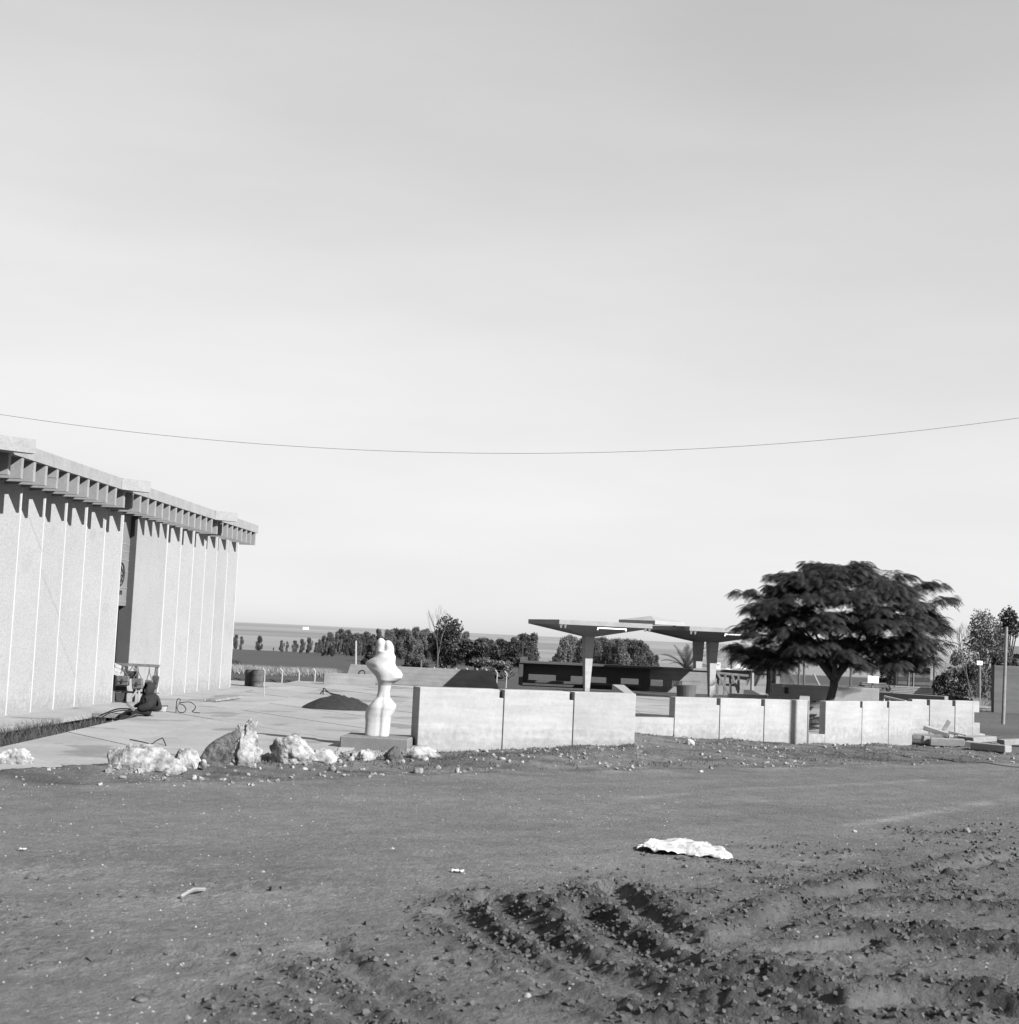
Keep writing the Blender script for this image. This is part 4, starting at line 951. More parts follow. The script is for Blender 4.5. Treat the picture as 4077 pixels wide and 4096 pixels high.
x = NP.uniform(12.5, 30, 26000); y = NP.uniform(58, 120, 26000); k = NP.random(26000) < .4 + 1.5 * fbm(x * .3, y * .3, 2)
blades('weeds', 'rough dark weeds over the ground of the timber yard', ground_pts(x[k], y[k]), .10, .03, L_grass, lean=.7)

# ------------------------------------------------------------------ stones and rubble
def rock_mesh(name, sx, sy, sz, seed, m, sub_=3, rough=.28, cut=.75):
    bm = bmesh.new(); bmesh.ops.create_icosphere(bm, subdivisions=sub_, radius=1); R4 = random.Random(seed)
    planes = [(Vector((R4.gauss(0, 1), R4.gauss(0, 1), R4.gauss(0, 1))).normalized(), R4.uniform(cut, 1.0)) for _ in range(9)]
    o = Vector((seed * 3.7, seed * 1.3, 0))
    for v in bm.verts:
        d = v.co.normalized(); r = 1 + rough * mnoise.fractal(d * 1.5 + o, .9, 2.1, 4) + rough * .35 * mnoise.noise(d * 5 + o)
        for pn, pd in planes:
            c = d.dot(pn)
            if c > 0 and r * c > pd: r = pd / c + .15 * (r - pd / c)
        v.co = Vector((d.x * r * sx, d.y * r * sy, max(d.z * r * sz, -sz * .55)))
    zmin = min(v.co.z for v in bm.verts)
    for v in bm.verts: v.co.z -= zmin
    me = bpy.data.meshes.new(name); bm.to_mesh(me); bm.free(); me.materials.append(m)
    me.polygons.foreach_set('use_smooth', np.array([R4.random() < .35] * len(me.polygons))); me.update()
    return me
def on_ground(px, py):
    p = P(px, py, ZR)
    for i in range(4): p = P(px, py, gz(p.x, p.y) if gz(p.x, p.y) > -.115 or p.y < 22 else 0)
    return p
def rock(name, label, px, py, wpx, hpx, seed, m=None, depth=.9, rot=0, group=None, sub_=3, rough=.28, tilt=0, sink=.14, cat='rock'):
    p = on_ground(px, py); k = p.y / FPX; w_ = wpx * k / 2; h = hpx * k / 1.5
    me = rock_mesh(name, w_, w_ * depth, h * (1 + sink), seed, m or M_stone, sub_, rough)
    o = link(name, me, None); o.location = (p.x, p.y + w_ * depth * .6, p.z - sink * hpx * k); o.rotation_euler = (0, R(tilt), R(rot))
    return tag(o, label, cat, group)
rock('boulder', 'tall pale limestone boulder with ragged top at the paving edge', 972, 3062, 112, 168, 4, depth=.7, sub_=5, rough=.42)
rock('boulder', 'dark weathered boulder slab leaning against the tall pale boulder', 826, 3060, 100, 150, 9, M_stoned, depth=.45, sub_=5, rough=.5, tilt=30)
rock('boulder', 'long low pale boulder lying before the paving', 560, 3092, 300, 110, 12, depth=.45, sub_=5, rough=.4)
rock('boulder', 'pale rounded boulder with a dark left flank beside the tall boulder', 1160, 3055, 165, 105, 15, depth=.7, sub_=5, rough=.4)
rock('boulder', 'pale broken rock heap at the trench end of the paving', 30, 3090, 150, 95, 21, depth=.6, sub_=5, rough=.4)
rock('boulder', 'squat dark fronted stone at the foot of the pedestal', 1570, 3048, 72, 58, 25, M_stoned, depth=.8, sub_=4)
rock('boulder', 'flat pale rock between the long boulder and the leaning slab', 740, 3070, 110, 70, 29, depth=.6, sub_=4)
rock('boulder', 'broad pale rubble lump before the pedestal', 1285, 3052, 120, 48, 33, depth=.6, sub_=4)
rock('boulder', 'pale knobbly stone left of the dark fronted stone', 1464, 3046, 70, 45, 35, depth=.7, sub_=4)
rock('boulder', 'low grey rubble bank at the dark end of the long wall', 1680, 3030, 150, 44, 38, depth=.6, sub_=4)
rock('boulder', 'pale square stone on the verge below the sill wall', 2761, 2992, 40, 34, 41, depth=.8, sub_=3)
small = [(666, 3128, 27, 15), (775, 3118, 24, 20), (812, 3068, 42, 30), (862, 3070, 58, 28), (783, 3066, 22, 28), (993, 3102, 18, 10), (1217, 3080, 48, 9), (1329, 3084, 30, 24), (1247, 3086, 18, 12), (1670, 3094, 56, 24), (1750, 3082, 42, 20), (1828, 3092, 22, 22), (1857, 3092, 24, 12),
         (1404, 3044, 34, 20), (1550, 3052, 22, 12), (1700, 3045, 32, 20), (1735, 3036, 60, 28), (1907, 3012, 38, 13), (1946, 3010, 22, 10), (2007, 3040, 32, 12), (1990, 3068, 22, 10), (2505, 3002, 26, 13), (2605, 2936, 11, 9), (2805, 3090, 22, 9), (2924, 3002, 15, 8), (2955, 3006, 18, 8),
         (3111, 3014, 15, 10), (3123, 3030, 28, 7), (3061, 3070, 22, 8), (280, 3118, 28, 12), (60, 3110, 18, 10), (430, 3112, 16, 8), (1120, 3068, 20, 14), (1040, 3078, 16, 10), (700, 3090, 24, 16), (1360, 3052, 20, 14), (1500, 3062, 20, 10), (1610, 3052, 26, 16), (2090, 3052, 16, 8), (2240, 3030, 18, 8), (2350, 3060, 14, 7), (3300, 2990, 16, 8), (3480, 3005, 16, 7), (3960, 3040, 20, 9), (3700, 3045, 20, 8), (3870, 3330, 34, 18), (3420, 3330, 22, 9), (2110, 3990, 40, 16), (560, 4005, 95, 16), (730, 3860, 16, 9), (1060, 3700, 14, 8)]
ADJ = ('flat', 'angular', 'chipped', 'rounded', 'knobbly')
def where(px, py):
    if py > 3200: return 'on the churned dirt of the foreground'
    if px < 900: return 'on the dirt below the tall boulders'
    if px < 1600: return 'on the dirt before the statue pedestal'
    if px < 2500: return 'on the verge before the long wall'
    if px < 3250: return 'on the verge before the sill wall'
    return 'on the dirt by the broken beams'
for i, (px, py, wpx, hpx) in enumerate(small):
    rock('stone', 'small %s pale stone lying %s' % (ADJ[i % 5], where(px, py)), px, py, wpx, hpx, 60 + i, M_stone if i % 4 else M_stoned, depth=.7, rot=(i * 47) % 360, group='loose stones ' + where(px, py), sub_=2)
# grit and pebbles nobody could count
def scatter(name, label, x, y, s, m, flat=.7):
    n = len(x); z = gza(x, y); oct_ = np.array([(1, 0, 0), (0, 1, 0), (-1, 0, 0), (0, -1, 0), (0, 0, 1.0), (0, 0, -.5)]); F = [(0, 1, 4), (1, 2, 4), (2, 3, 4), (3, 0, 4)]
    an = NP.uniform(0, 6.28, n); c, sn = np.cos(an), np.sin(an); jit = 1 + NP.uniform(-.4, .4, (n, 6)); asp = NP.uniform(.6, 1.0, n)
    V = np.zeros((n, 6, 3))
    for k in range(6):
        vx = oct_[k, 0] * jit[:, k] * s; vy = oct_[k, 1] * jit[:, k] * s * asp; V[:, k, 0] = x + vx * c - vy * sn; V[:, k, 1] = y + vx * sn + vy * c; V[:, k, 2] = z + oct_[k, 2] * s * flat * jit[:, k]
    T = np.concatenate([V[:, list(f)] for f in F], 1).reshape(-1, 3)
    o = quads(name, T, m, None, 3); return tag(o, label, 'gravel', None, 'stuff')
M_peb = mat('pebble', .17, var=.6, scale=9, bump=0); M_clod = mat('mud_clod', .058, var=.35, scale=6, bump=.4, bscale=60)
n = 5200; y = 7.8 + 15 * NP.random(n) ** 1.3; x = NP.uniform(-.42, .42, n) * y; k = NP.random(n) < np.clip(.45 + 1.6 * fbm(x * .7 + 3, y * .7, 3), .08, 1) * np.where(x < 2.5, 1, .6)
scatter('gravel', 'pale pebbles and grit scattered over the dirt foreground', x[k], y[k], NP.uniform(.006, .017, k.sum()) * (1 + .6 * (NP.random(k.sum()) > .93)), M_peb)
def blocks(name, label, x, y, s, m, rgn=None):
    n = len(x); z = gza(x, y); cube = np.array([(a, b, c) for c in (-1, 1) for b in (-1, 1) for a in (-1, 1)], float); F = [(0, 2, 3, 1), (4, 5, 7, 6), (0, 1, 5, 4), (1, 3, 7, 5), (3, 2, 6, 7), (2, 0, 4, 6)]
    V = cube[None] * (1 + NP.uniform(-.35, .2, (n, 8, 3))) * np.array([1, .8, .65]); ang = NP.uniform(-1, 1, (n, 3)) * np.array([.6, .6, 3.14])
    for ax in (0, 1, 2):
        a, b = [(1, 2), (2, 0), (0, 1)][ax]; c, q = np.cos(ang[:, ax])[:, None], np.sin(ang[:, ax])[:, None]
        A, B_ = V[:, :, a].copy(), V[:, :, b].copy(); V[:, :, a] = A * c - B_ * q; V[:, :, b] = A * q + B_ * c
    V = V * s[:, None, None]; V[:, :, 0] += x[:, None]; V[:, :, 1] += y[:, None]; V[:, :, 2] += (z + s * .25)[:, None]
    T = np.concatenate([V[:, list(f)] for f in F], 1).reshape(-1, 3)
    return tag(quads(name, T, m, None, 4), label, 'soil', None, 'stuff')
n = 90000; x = NP.uniform(-4.6, 8, n); y = NP.uniform(7.8, 20.5, n); mm_ = sst(np.interp(x, mud_x, mud_y) - y, -1.2, 1.2)
sb = np.zeros(n)
for poly, dep, hw, berm in RUTW: sb = np.maximum(sb, min(1, berm / .07) * np.exp(-((seg_dist(x, y, poly) - hw * 1.7) / (hw * .8)) ** 2))
dens = mm_ * np.clip(sb * np.clip(fbm(x * 1.5 + 11, y * 1.5, 3) * 3 + .75, 0, 1) + .8 * np.clip(fbm(x * 1.1 + 60, y * 1.6 + 4, 4) * 5 - .35, 0, 1) + .06, 0, 1) + .05 * np.clip(fbm(x * 1.3 + 60, y * 1.3, 3) * 5 + .2, 0, 1) * (y < 13)
k = (NP.random(n) < dens * .95) & (np.abs(x) < .40 * y)
blocks('soil_clods', 'crumbled dark clods along the wheel ruts', x[k], y[k], .005 + .021 * NP.random(k.sum()) ** 2.6, M_clod)
n = 2400; x = NP.uniform(-8, 13, n); r_ = road_edge(x); f_ = np.minimum(front(x), r_ + 6); y = r_ - .5 + (f_ - r_ + .45) * NP.random(n) ** .8
k = NP.random(n) < np.clip(.45 + 2.4 * fbm(x * .9, y * .9 + 5, 3), .03, 1)
blocks('gravel', 'pale rubble chips strewn along the verge and road edge', x[k], y[k], .008 + .03 * NP.random(k.sum()) ** 3, M_peb)
n = 1500; x = NP.uniform(-5.6, -1.2, n); y = front(x) + NP.normal(-.45, .28, n); blocks('gravel', 'broken pale rubble heaped along the paving edge', x, y, .01 + .05 * NP.random(n) ** 3, M_peb)

# ------------------------------------------------------------------ white sheet and litter
top = [(2545, 3388), (2583, 3366), (2640, 3354), (2715, 3355), (2780, 3370), (2835, 3379), (2890, 3396), (2932, 3424)]
bot = [(2547, 3393), (2592, 3401), (2632, 3414), (2740, 3411), (2775, 3420), (2832, 3424), (2888, 3435), (2934, 3429)]
NU, NV = 56, 20; mb = MB()
for i in range(NU + 1):
    f = i / NU * 7; a = min(int(f), 6); f -= a
    t_ = Vector(top[a]).lerp(Vector(top[a + 1]), f); b_ = Vector(bot[a]).lerp(Vector(bot[a + 1]), f)
    for j in range(NV + 1):
        v = j / NV; q = b_.lerp(t_, v); p = P(q.x, q.y, ZR + .02); h = gz(p.x, p.y)
        fold = .03 * mnoise.noise((p.x * 5, p.y * 5, 2)) + .06 * abs(mnoise.noise((p.x * 8 + p.y * 5, p.y * 4, 7))) + .025 * abs(mnoise.noise((p.x * 19 - p.y * 9, p.y * 12, 3))) - .02
        z = ZR + .022 + fold + .035 * math.sin(math.pi * v) * math.sin(math.pi * i / NU) ** .5 + .035 * (v < .12) * max(0, mnoise.noise((p.x * 3, 0, 3)))
        mb.v.append((p.x + .02 * mnoise.noise((p.x * 9, p.y * 9, 5)), p.y, max(z, h + .012)))
for i in range(NU):
    for j in range(NV): mb.f.append((i * (NV + 1) + j, (i + 1) * (NV + 1) + j, (i + 1) * (NV + 1) + j + 1, i * (NV + 1) + j + 1))
cl = one(mb, 'white_sheet', M_cloth, 'crumpled dirty white sheet lying on the dirt road', 'sheet', smooth=True)
sd = cl.modifiers.new('solid', 'SOLIDIFY'); sd.thickness = .003
def scrap(label, px, py, wpx, hpx, m=None):
    p = on_ground(px, py); k = p.y / FPX; w_ = wpx * k; mb = MB(); n_ = 6
    for i in range(n_ + 1):
        for j in range(3):
            x_ = p.x - w_ / 2 + w_ * i / n_; y_ = p.y + (j - 1) * w_ * .3; mb.v.append((x_, y_, gz(x_, y_) + .012 + .02 * abs(math.sin(i * 1.9 + j))))
    for i in range(n_):
        for j in range(2): mb.f.append((i * 3 + j, (i + 1) * 3 + j, (i + 1) * 3 + j + 1, i * 3 + j + 1))
    o = one(mb, 'paper_scrap', m or M_cloth, label, 'litter', 'paper litter on the dirt'); s_ = o.modifiers.new('solid', 'SOLIDIFY'); s_.thickness = .004
scrap('thin curled white paper scrap on the mud edge', 1832, 3492, 48, 10)
scrap('small torn white paper scrap alone on the smooth road', 90, 3405, 26, 20)
sk = MB(); a, b = on_ground(722, 3602), on_ground(818, 3572); sk.tube([a + Vector((0, 0, .03)), a.lerp(b, .5) + Vector((0, 0, .06)), b + Vector((0, 0, .03))], .014, 5)
one(sk, 'stick', M_woodl, 'pale curved stick lying on the dirt foreground', 'stick')

# ------------------------------------------------------------------ person sitting on the paving edge
S = P(600, 2864, 0); F_ = Vector((-.86, -.51, 0)); Sd = Vector((-.51, .86, 0)); Z = Vector((0, 0, 1))
def skin(name, verts, edges, m, parent=None, loc=None, sub_=2):
    off = wloc(parent) if parent is not None else Vector(loc)
    me = bpy.data.meshes.new(name); bm = bmesh.new(); lay = bm.verts.layers.skin.verify(); vs_ = []
    for i, (p, r) in enumerate(verts):
        v = bm.verts.new(Vector(p) - off); v[lay].radius = (r, r) if not isinstance(r, tuple) else r; v[lay].use_root = i == 0; vs_.append(v)
    for a, b in edges: bm.edges.new((vs_[a], vs_[b]))
    bm.to_mesh(me); bm.free(); o = link(name, me, m, parent)
    if parent is None: o.location = off
    o.modifiers.new('skin', 'SKIN').use_smooth_shade = True
    s_ = o.modifiers.new('sub', 'SUBSURF'); s_.levels = sub_; s_.render_levels = sub_
    return o
def W(f, s, z): return S + F_ * f + Sd * s + Z * z
bv = [(W(0, 0, .11), .10), (W(.0, 0, .25), .10), (W(.03, 0, .38), .11), (W(.07, 0, .47), .055), (W(.10, 0, .56), .08), (W(.11, 0, .62), .07)]
be = [(0, 1), (1, 2), (2, 3), (3, 4), (4, 5)]
for s in (-1, 1):
    k = len(bv); bv += [(W(.05, .15 * s, .40), .04), (W(.08, .20 * s, .24), .03), (W(.30, .14 * s, .17), .026), (W(.37, .11 * s, .17), .028), (W(.43, .10 * s, .165), .018)]
    be += [(2, k), (k, k + 1), (k + 1, k + 2), (k + 2, k + 3), (k + 3, k + 4)]
    for q in range(3):
        bv.append((W(.42, (.07 + .022 * q) * s, .15 + .01 * q), .009)); be.append((k + 3, len(bv) - 1))
    k = len(bv); bv += [(W(.06, .09 * s, .08), .075), (W(.34, .11 * s, .10), .058), (W(.60, .12 * s, -.03), .045), (W(.78, .12 * s, -.15), .038), (W(.88, .13 * s, -.16), .032)]
    be += [(0, k), (k, k + 1), (k + 1, k + 2), (k + 2, k + 3), (k + 3, k + 4)]
per = skin('person', bv, be, M_skin, None, S)
tag(per, 'person in a dark hooded jacket sitting hunched on the paving edge', 'person')
jv = [(W(-.02, 0, .10), .20), (W(-.02, 0, .20), .205), (W(.0, 0, .33), .20), (W(.03, 0, .43), .155), (W(.06, 0, .50), .115)]; je = [(0, 1), (1, 2), (2, 3), (3, 4)]
for s in (-1, 1):
    k = len(jv); jv += [(W(.05, .17 * s, .39), .095), (W(.09, .235 * s, .24), .085), (W(.24, .18 * s, .18), .068), (W(.34, .13 * s, .165), .055)]; je += [(2, k), (k, k + 1), (k + 1, k + 2), (k + 2, k + 3)]
jv = [(q, r_ * 1.32) for q, r_ in jv]
jk = skin('jacket', jv, je, M_jacket, per)
tv = [(W(0, 0, .09), .12)]; te = []
for s in (-1, 1):
    k = len(tv); tv += [(W(.08, .09 * s, .10), .095), (W(.36, .11 * s, .12), .075), (W(.62, .12 * s, -.02), .06), (W(.78, .12 * s, -.13), .055)]; te += [(0, k), (k, k + 1), (k + 1, k + 2), (k + 2, k + 3)]
skin('trousers', tv, te, M_trouser, per)
for s in (-1, 1):
    skin('shoe', [(W(.80, .12 * s, -.16), .05), (W(.90, .13 * s, -.17), .045), (W(.98, .14 * s, -.175), .035)], [(0, 1), (1, 2)], M_rod, per, sub_=1)
bm = bmesh.new(); bmesh.ops.create_uvsphere(bm, u_segments=20, v_segments=14, radius=1)
dele = []
for v in bm.verts:
    f, s, z = v.co.x, v.co.y, v.co.z
    if f > .62 and -.75 < z < .55: dele.append(v)
    v.co = F_ * (f * .135 - .035 * z) + Sd * (s * .125) + Z * (z * .16 + (.015 if z > 0 else 0) + .02 * f * (z > .4))
bmesh.ops.delete(bm, geom=dele, context='VERTS')
off = W(.085, 0, .585) - S
for v in bm.verts: v.co += off
me = bpy.data.meshes.new('hood'); bm.to_mesh(me); bm.free(); ho = link('hood', me, M_jacket, per, True)
s_ = ho.modifiers.new('solid', 'SOLIDIFY'); s_.thickness = .014
# --- things round the entrance
RC = B(38.45, .75, PZ); rx, ry = NN, -U
rk = thing('bag_rack', 'low timber rack hung with bags beside the hall door', 'rack', RC)
def RB(a, b, z): return RC + rx * a + ry * b + Z * z
MB().beam(RB(-.75, 0, 1.0), RB(.48, 0, 1.0), .10, .07).build('top_rail', M_wood, rk)
for a in (-.7, -.15, .42): MB().beam(RB(a, .0, 0), RB(a, 0, .97), .06, .06, (1, 0, 0)).build('post', M_wood, rk)
MB().beam(RB(-.75, -.12, .28), RB(.45, -.12, .28), .25, .04).build('shelf', M_wood, rk)
def bag(label, a, b, z, w_, h, m, tilt=0):
    c = RB(a, b, z); g = thing('bag', label, 'bag', RB(a, b, z - h / 2), 'canvas bags hung on the rack')
    body = MB(); u_ = (rx * math.cos(tilt) + Z * math.sin(tilt)); v_ = (Z * math.cos(tilt) - rx * math.sin(tilt))
    body.box(c, u_ * w_ / 2, ry * .06, v_ * h / 2); bo = body.build('body', m, g, bev=.025)
    MB().box(c + ry * .068 + v_ * h * .2, u_ * w_ * .48, ry * .012, v_ * h * .28).build('flap', m, g, bev=.01)
    MB().box(c + ry * .085 - v_ * h * .02, u_ * .025, ry * .006, v_ * .05).build('buckle', M_rod, g)
    top_ = Vector((c.x, c.y, RC.z + 1.0)) + rx * -.02
    MB().tube([c + u_ * w_ * .4 + v_ * h * .45, (c + u_ * w_ * .2).lerp(top_, .6), top_, (c - u_ * w_ * .2).lerp(top_, .6), c - u_ * w_ * .4 + v_ * h * .45], .012, 5).build('strap', M_canvas, g)
bag('square canvas bag with a dark badge on its flap at the wall side', -.42, .13, .58, .32, .26, M_canvas)
bag('pale bulging canvas bag in the middle of the rack', -.02, .16, .52, .28, .28, M_canvas, .1)
bag('small canvas bag at the open end of the rack', .27, .12, .50, .20, .26, M_canvas, -.1)
bag('dark narrow bag behind the canvas bags', .40, .02, .58, .16, .34, M_canvasd, -.12)
bag('dark bag hanging high behind the badge bag', -.22, .02, .74, .3, .2, M_canvasd)
pb_ = MB()
for k in range(3): pb_.box(RB(-.55, .09 + .02 * k, .93 - k * .10), rx * .13 + Z * (-.05), ry * .012, Z * .045)
one(pb_, 'paper_sheets', M_cloth, 'white paper sheets pinned over the wall end of the rack', 'paper')
dr = MB(); c = RB(.22, .06, 0); dr.tube([c, c + Z * .40], .13, 18)
one(dr, 'metal_can', M_mgrey, 'pale metal can standing under the rack', 'can', smooth=False)
es = MB(); a, b, c = RB(-.24, .2, .02), RB(.06, .2, .02), RB(.02, .12, .42)
for q, r_ in ((a, b), (b, c), (a, c)): es.beam(q, r_, .05, .05)
one(es, 'wooden_bracket', M_woodl, 'triangular pale timber bracket leaning under the rack', 'bracket')
bk_ = MB(); c = P(645, 2846, 0) + Vector((0, .1, 0)); bk_.tube([c, c + Z * .13], [.10, .13], 18, True)
bo = thing('bucket', 'pale metal bucket standing behind the seated person', 'bucket', c); bk_.build('pail', M_post, bo)
MB().tube([c + Z * .13 + Vector((.13 * math.cos(a), .13 * math.sin(a), 0)) for a in np.linspace(0, 2 * math.pi, 19)], .008, 5, False).build('rim', M_rod, bo)
# hoses and cables
def hose(label, pts, r=.012, name='hose'):
    return one(MB().tube(smooth3(pts), r, 6), name, M_cable, label, 'hose' if name == 'hose' else 'cable')
def smooth3(p):
    out = []
    for i in range(len(p) - 1):
        p0, p1, p2, p3 = p[max(i - 1, 0)], p[i], p[i + 1], p[min(i + 2, len(p) - 1)]
        for k in range(6):
            t = k / 6; out.append(.5 * ((2 * p1) + (p2 - p0) * t + (2 * p0 - 5 * p1 + 4 * p2 - p3) * t * t + (3 * p1 - p0 - 3 * p2 + p3) * t ** 3))
    return out + [p[-1]]
h0 = P(705, 2850, 0).y
hose('springy black hose loop standing on the paving behind the bucket', [D(px, py, h0 + dy) for px, py, dy in ((704, 2850, 0), (706, 2815, 0), (711, 2796, 0), (722, 2800, .05), (716, 2815, 0), (709, 2832, -.05), (716, 2848, -.1), (735, 2849, -.1), (744, 2838, 0), (735, 2822, .1), (718, 2815, .1), (728, 2810, .05), (760, 2809, 0), (781, 2823, 0), (778, 2838, .05), (769, 2847, .05), (800, 2852, -.05))], .011)
hose('black hose bundle crossing the trench at the person feet', [D(px, py, 32.6) for px, py in ((400, 2862), (430, 2850), (470, 2836), (520, 2836), (545, 2842), (500, 2850), (478, 2872))] , .016)
hose('dark thin hose lying beside the hose bundle', [D(px, py, 32.3) for px, py in ((405, 2872), (440, 2852), (490, 2842), (530, 2845))], .012)
tb = MB(); tb.beam(D(508, 2816, 32.6), D(540, 2842, 32.6), .06, .05)
one(tb, 'timber_offcut', M_wood, 'short board propped before the knees of the person', 'board')
cb0 = P(560, 2965, 0)
hose('thin bent cable standing up from the slab joint', [P(520, 2958, .01), P(570, 2968, .01), P(606, 2976, .012), D(622, 2965, P(615, 2976, 0).y), D(645, 2954, P(650, 2976, 0).y), D(652, 2955, P(650, 2976, 0).y), P(664, 2982, .012)], .010, 'cable')
# ladder like timber frame in the trench
la = MB(); A0, A1 = P(838, 2808, .0), P(945, 2793, .0); dv = (A1 - A0).normalized(); nv = Vector((-dv.y, dv.x, 0))
for s in (-.16, .16): la.beam(A0 + nv * s + Z * .05, A1 + nv * s + Z * .05, .05, .06)
for k in range(9):
    q = A0.lerp(A1, (k + .5) / 9); la.beam(q - nv * .16 + Z * .06, q + nv * .16 + Z * .06, .06, .05)
one(la, 'ladder', M_woodl, 'short timber ladder lying flat along the podium edge', 'ladder')
# rods
def rods(label, chains, r, name='steel_rod', m=None):
    mb = MB()
    for ch in chains: mb.tube(smooth3(ch) if len(ch) > 2 else ch, r, 6)
    return one(mb, name, m or M_rod, label, 'rod')
ry_ = P(1293, 2778, 0).y
rods('dark tripod of bent rods standing on the slabs behind the mound', [[D(1294, 2752, ry_), D(1292, 2778, ry_)], [D(1281, 2778, ry_), D(1286, 2768, ry_), D(1296, 2764, ry_)], [D(1296, 2752, ry_), D(1318, 2772, ry_ - .3), D(1335, 2782, ry_ - .6)], [D(1300, 2764, ry_), D(1330, 2775, ry_ - .4), D(1362, 2781, ry_ - .8)]], .018)
ry_ = P(1457, 2741, 0).y
rods('hooked iron rod standing upright left of the statue', [[D(1455, 2741, ry_), D(1457, 2715, ry_), D(1459, 2690, ry_), D(1452, 2682, ry_), D(1440, 2685, ry_), D(1435, 2694, ry_), D(1440, 2697, ry_)]], .026)
ry_ = P(1057, 2786, 0).y
rods('thin pale stake standing on the paving before the barrels', [[D(1057, 2786, ry_), D(1058, 2715, ry_)]], .012, 'stake', M_post)
# barrels
def barrel(label, px, py, m, s=1):
    c = P(px, py, PZ); b_ = thing('barrel', label, 'barrel', c); R_, H_ = .205 * s, .60 * s
    MB().tube([c, c + Z * H_], R_, 24).build('drum', m, b_)
    for f in (.02, .34, .67, .98):
        MB().tube([c + Z * (H_ * f) + Vector((R_ * math.cos(a), R_ * math.sin(a), 0)) for a in np.linspace(0, 2 * math.pi, 25)], .012, 5, False).build('hoop', m, b_)
barrel('rusty streaked steel barrel at the far edge of the podium', 1028, 2747, M_rustdrum)
barrel('dark steel barrel half hidden behind the streaked barrel', 1000, 2744, M_metal, .97)
# ------------------------------------------------------------------ fences
def fence(label, posts, y, yb, wires=3, dirx=-1):
    root = None; tops = []
    for i, (px, pt, pb2) in enumerate(posts):
        a, b = D(px, pt + 12, y), D(px - 4, pb2, y); e = D(px + dirx * 9, pt, y)
        if root is None: root = thing('fence', label, 'fence', b)
        gzv = min(b.z, gz(b.x, y)); b = Vector((b.x, b.y, gzv))
        MB().tube([b, a, e], .028, 6).build('post', M_post, root); tops.append((a, b, e))
    for k in range(wires):
        f = k / max(1, wires - 1); MB().tube([t[0].lerp(t[1], .05 + .75 * f) for t in tops], .006, 3).build('wire', M_metal, root)
    MB().tube([t[2] for t in tops], .006, 3).build('wire', M_metal, root)
fence('concrete post fence with cranked tops beside the barrels', [(988, 2678, 2748), (1060, 2673, 2748), (1130, 2674, 2748), (1198, 2678, 2747), (1262, 2674, 2733)], 58, 0)
fence('concrete post fence with cranked tops below the belt of trees', [(1745, 2668, 2700), (1789, 2672, 2700), (1832, 2672, 2705), (1875, 2672, 2710), (1915, 2674, 2715), (1952, 2676, 2720), (1990, 2680, 2735), (2028, 2684, 2745)], 68, 0)
# ------------------------------------------------------------------ things between the canopies and the tree
c = P(2745, 2800, 0); c = Vector((D(2745, 2780, 58).x, 58, 0))
pt = MB().tube([c, c + Z * .5, c + Z * .52], [.36, .40, .38], 22); one(pt, 'planter', M_metal, 'dark round concrete planter beside the twin columns', 'planter')
def DZ(px, z, y): return Vector((D(px, 2700, y).x, y, z))
tr = MB(); ty = 60.0
tre = thing('timber_trestle', 'rough timber trestle frame right of the twin columns', 'trestle', DZ(2930, 0, ty))
def tp(px, py, dy=0): return D(px, py, ty + dy)
for n_, a, b in (('beam', tp(2866, 2691), tp(2995, 2703)), ('post', tp(2875, 2697), tp(2868, 2782)), ('post', tp(2921, 2700), tp(2923, 2790)), ('post', tp(2954, 2703), tp(2955, 2762)), ('post', tp(2902, 2700, .8), tp(2897, 2782, .8)), ('brace', tp(2871, 2693, -.1), tp(2924, 2790, -.1)), ('brace', tp(2928, 2698, -.1), tp(2955, 2772, -.1)), ('brace', tp(2948, 2705, .1), tp(2930, 2735, .1)), ('rail', tp(2880, 2738, .1), tp(2958, 2742, .1))):
    MB().beam(a, b, .09, .09, (0, 1, 0)).build(n_, M_wood, tre)
fr_ = MB(); fr_.bx(DZ(3010, .55, 59.5), .09, .3, 1.1); one(fr_, 'concrete_post', M_con, 'upright pale concrete post at the end of the trestle', 'post', bev=.01)
sl = MB(); A = D(2978, 2762, 46); q = [D(2975, 2760, 47), D(3005, 2759, 45.5), D(3075, 2777, 43), D(3050, 2782, 43)]
sl.prism(q, (0, 0, -.12)); one(sl, 'tilted_slab', M_con, 'tilted concrete slab rising before the court wall', 'slab')
ls = MB(); ls.bx((D(2990, 2785, 42).x, 42, .35), 1.1, .3, .9); one(ls, 'low_block', M_con, 'pale low concrete block below the tilted slab', 'block', bev=.01)
vb = MB(); c = D(2872, 2686, 65.2); vb.bx(c + Z * .20, .2, .16, .40); vbt = thing('vent_block', 'white box with two dark holes on top of the slotted wall', 'box', c)
vb.build('box', M_tarp, vbt, bev=.01)
for s in (-.035, .035): MB().bx(c + Vector((s, -.082, .30)), .028, .01, .05).build('hole', M_rod, vbt)
MB().beam(c + Vector((.08, -.05, .12)), c + Vector((.3, -.1, .14)), .03, .03).build('spout', M_tarp, vbt)
hp = MB(); n_ = 26; A, Bq = D(2890, 2695, 65), D(3038, 2700, 65)
for i in range(n_ + 1):
    f = i / n_; base = A.lerp(Bq, f); h = .12 * math.sin(math.pi * f) ** .5 * (1 + .9 * mnoise.noise((f * 6, 1, 0))) + (.14 if .25 < f < .6 else 0) * (1 - abs(f - .4) * 3)
    for j in range(5): hp.v.append((base.x, base.y + (j - 2) * .12, 1.06 + max(0, h) * (1 - abs(j - 2) * .3)))
for i in range(n_):
    for j in range(4): hp.f.append((i * 5 + j, (i + 1) * 5 + j, (i + 1) * 5 + j + 1, i * 5 + j + 1))
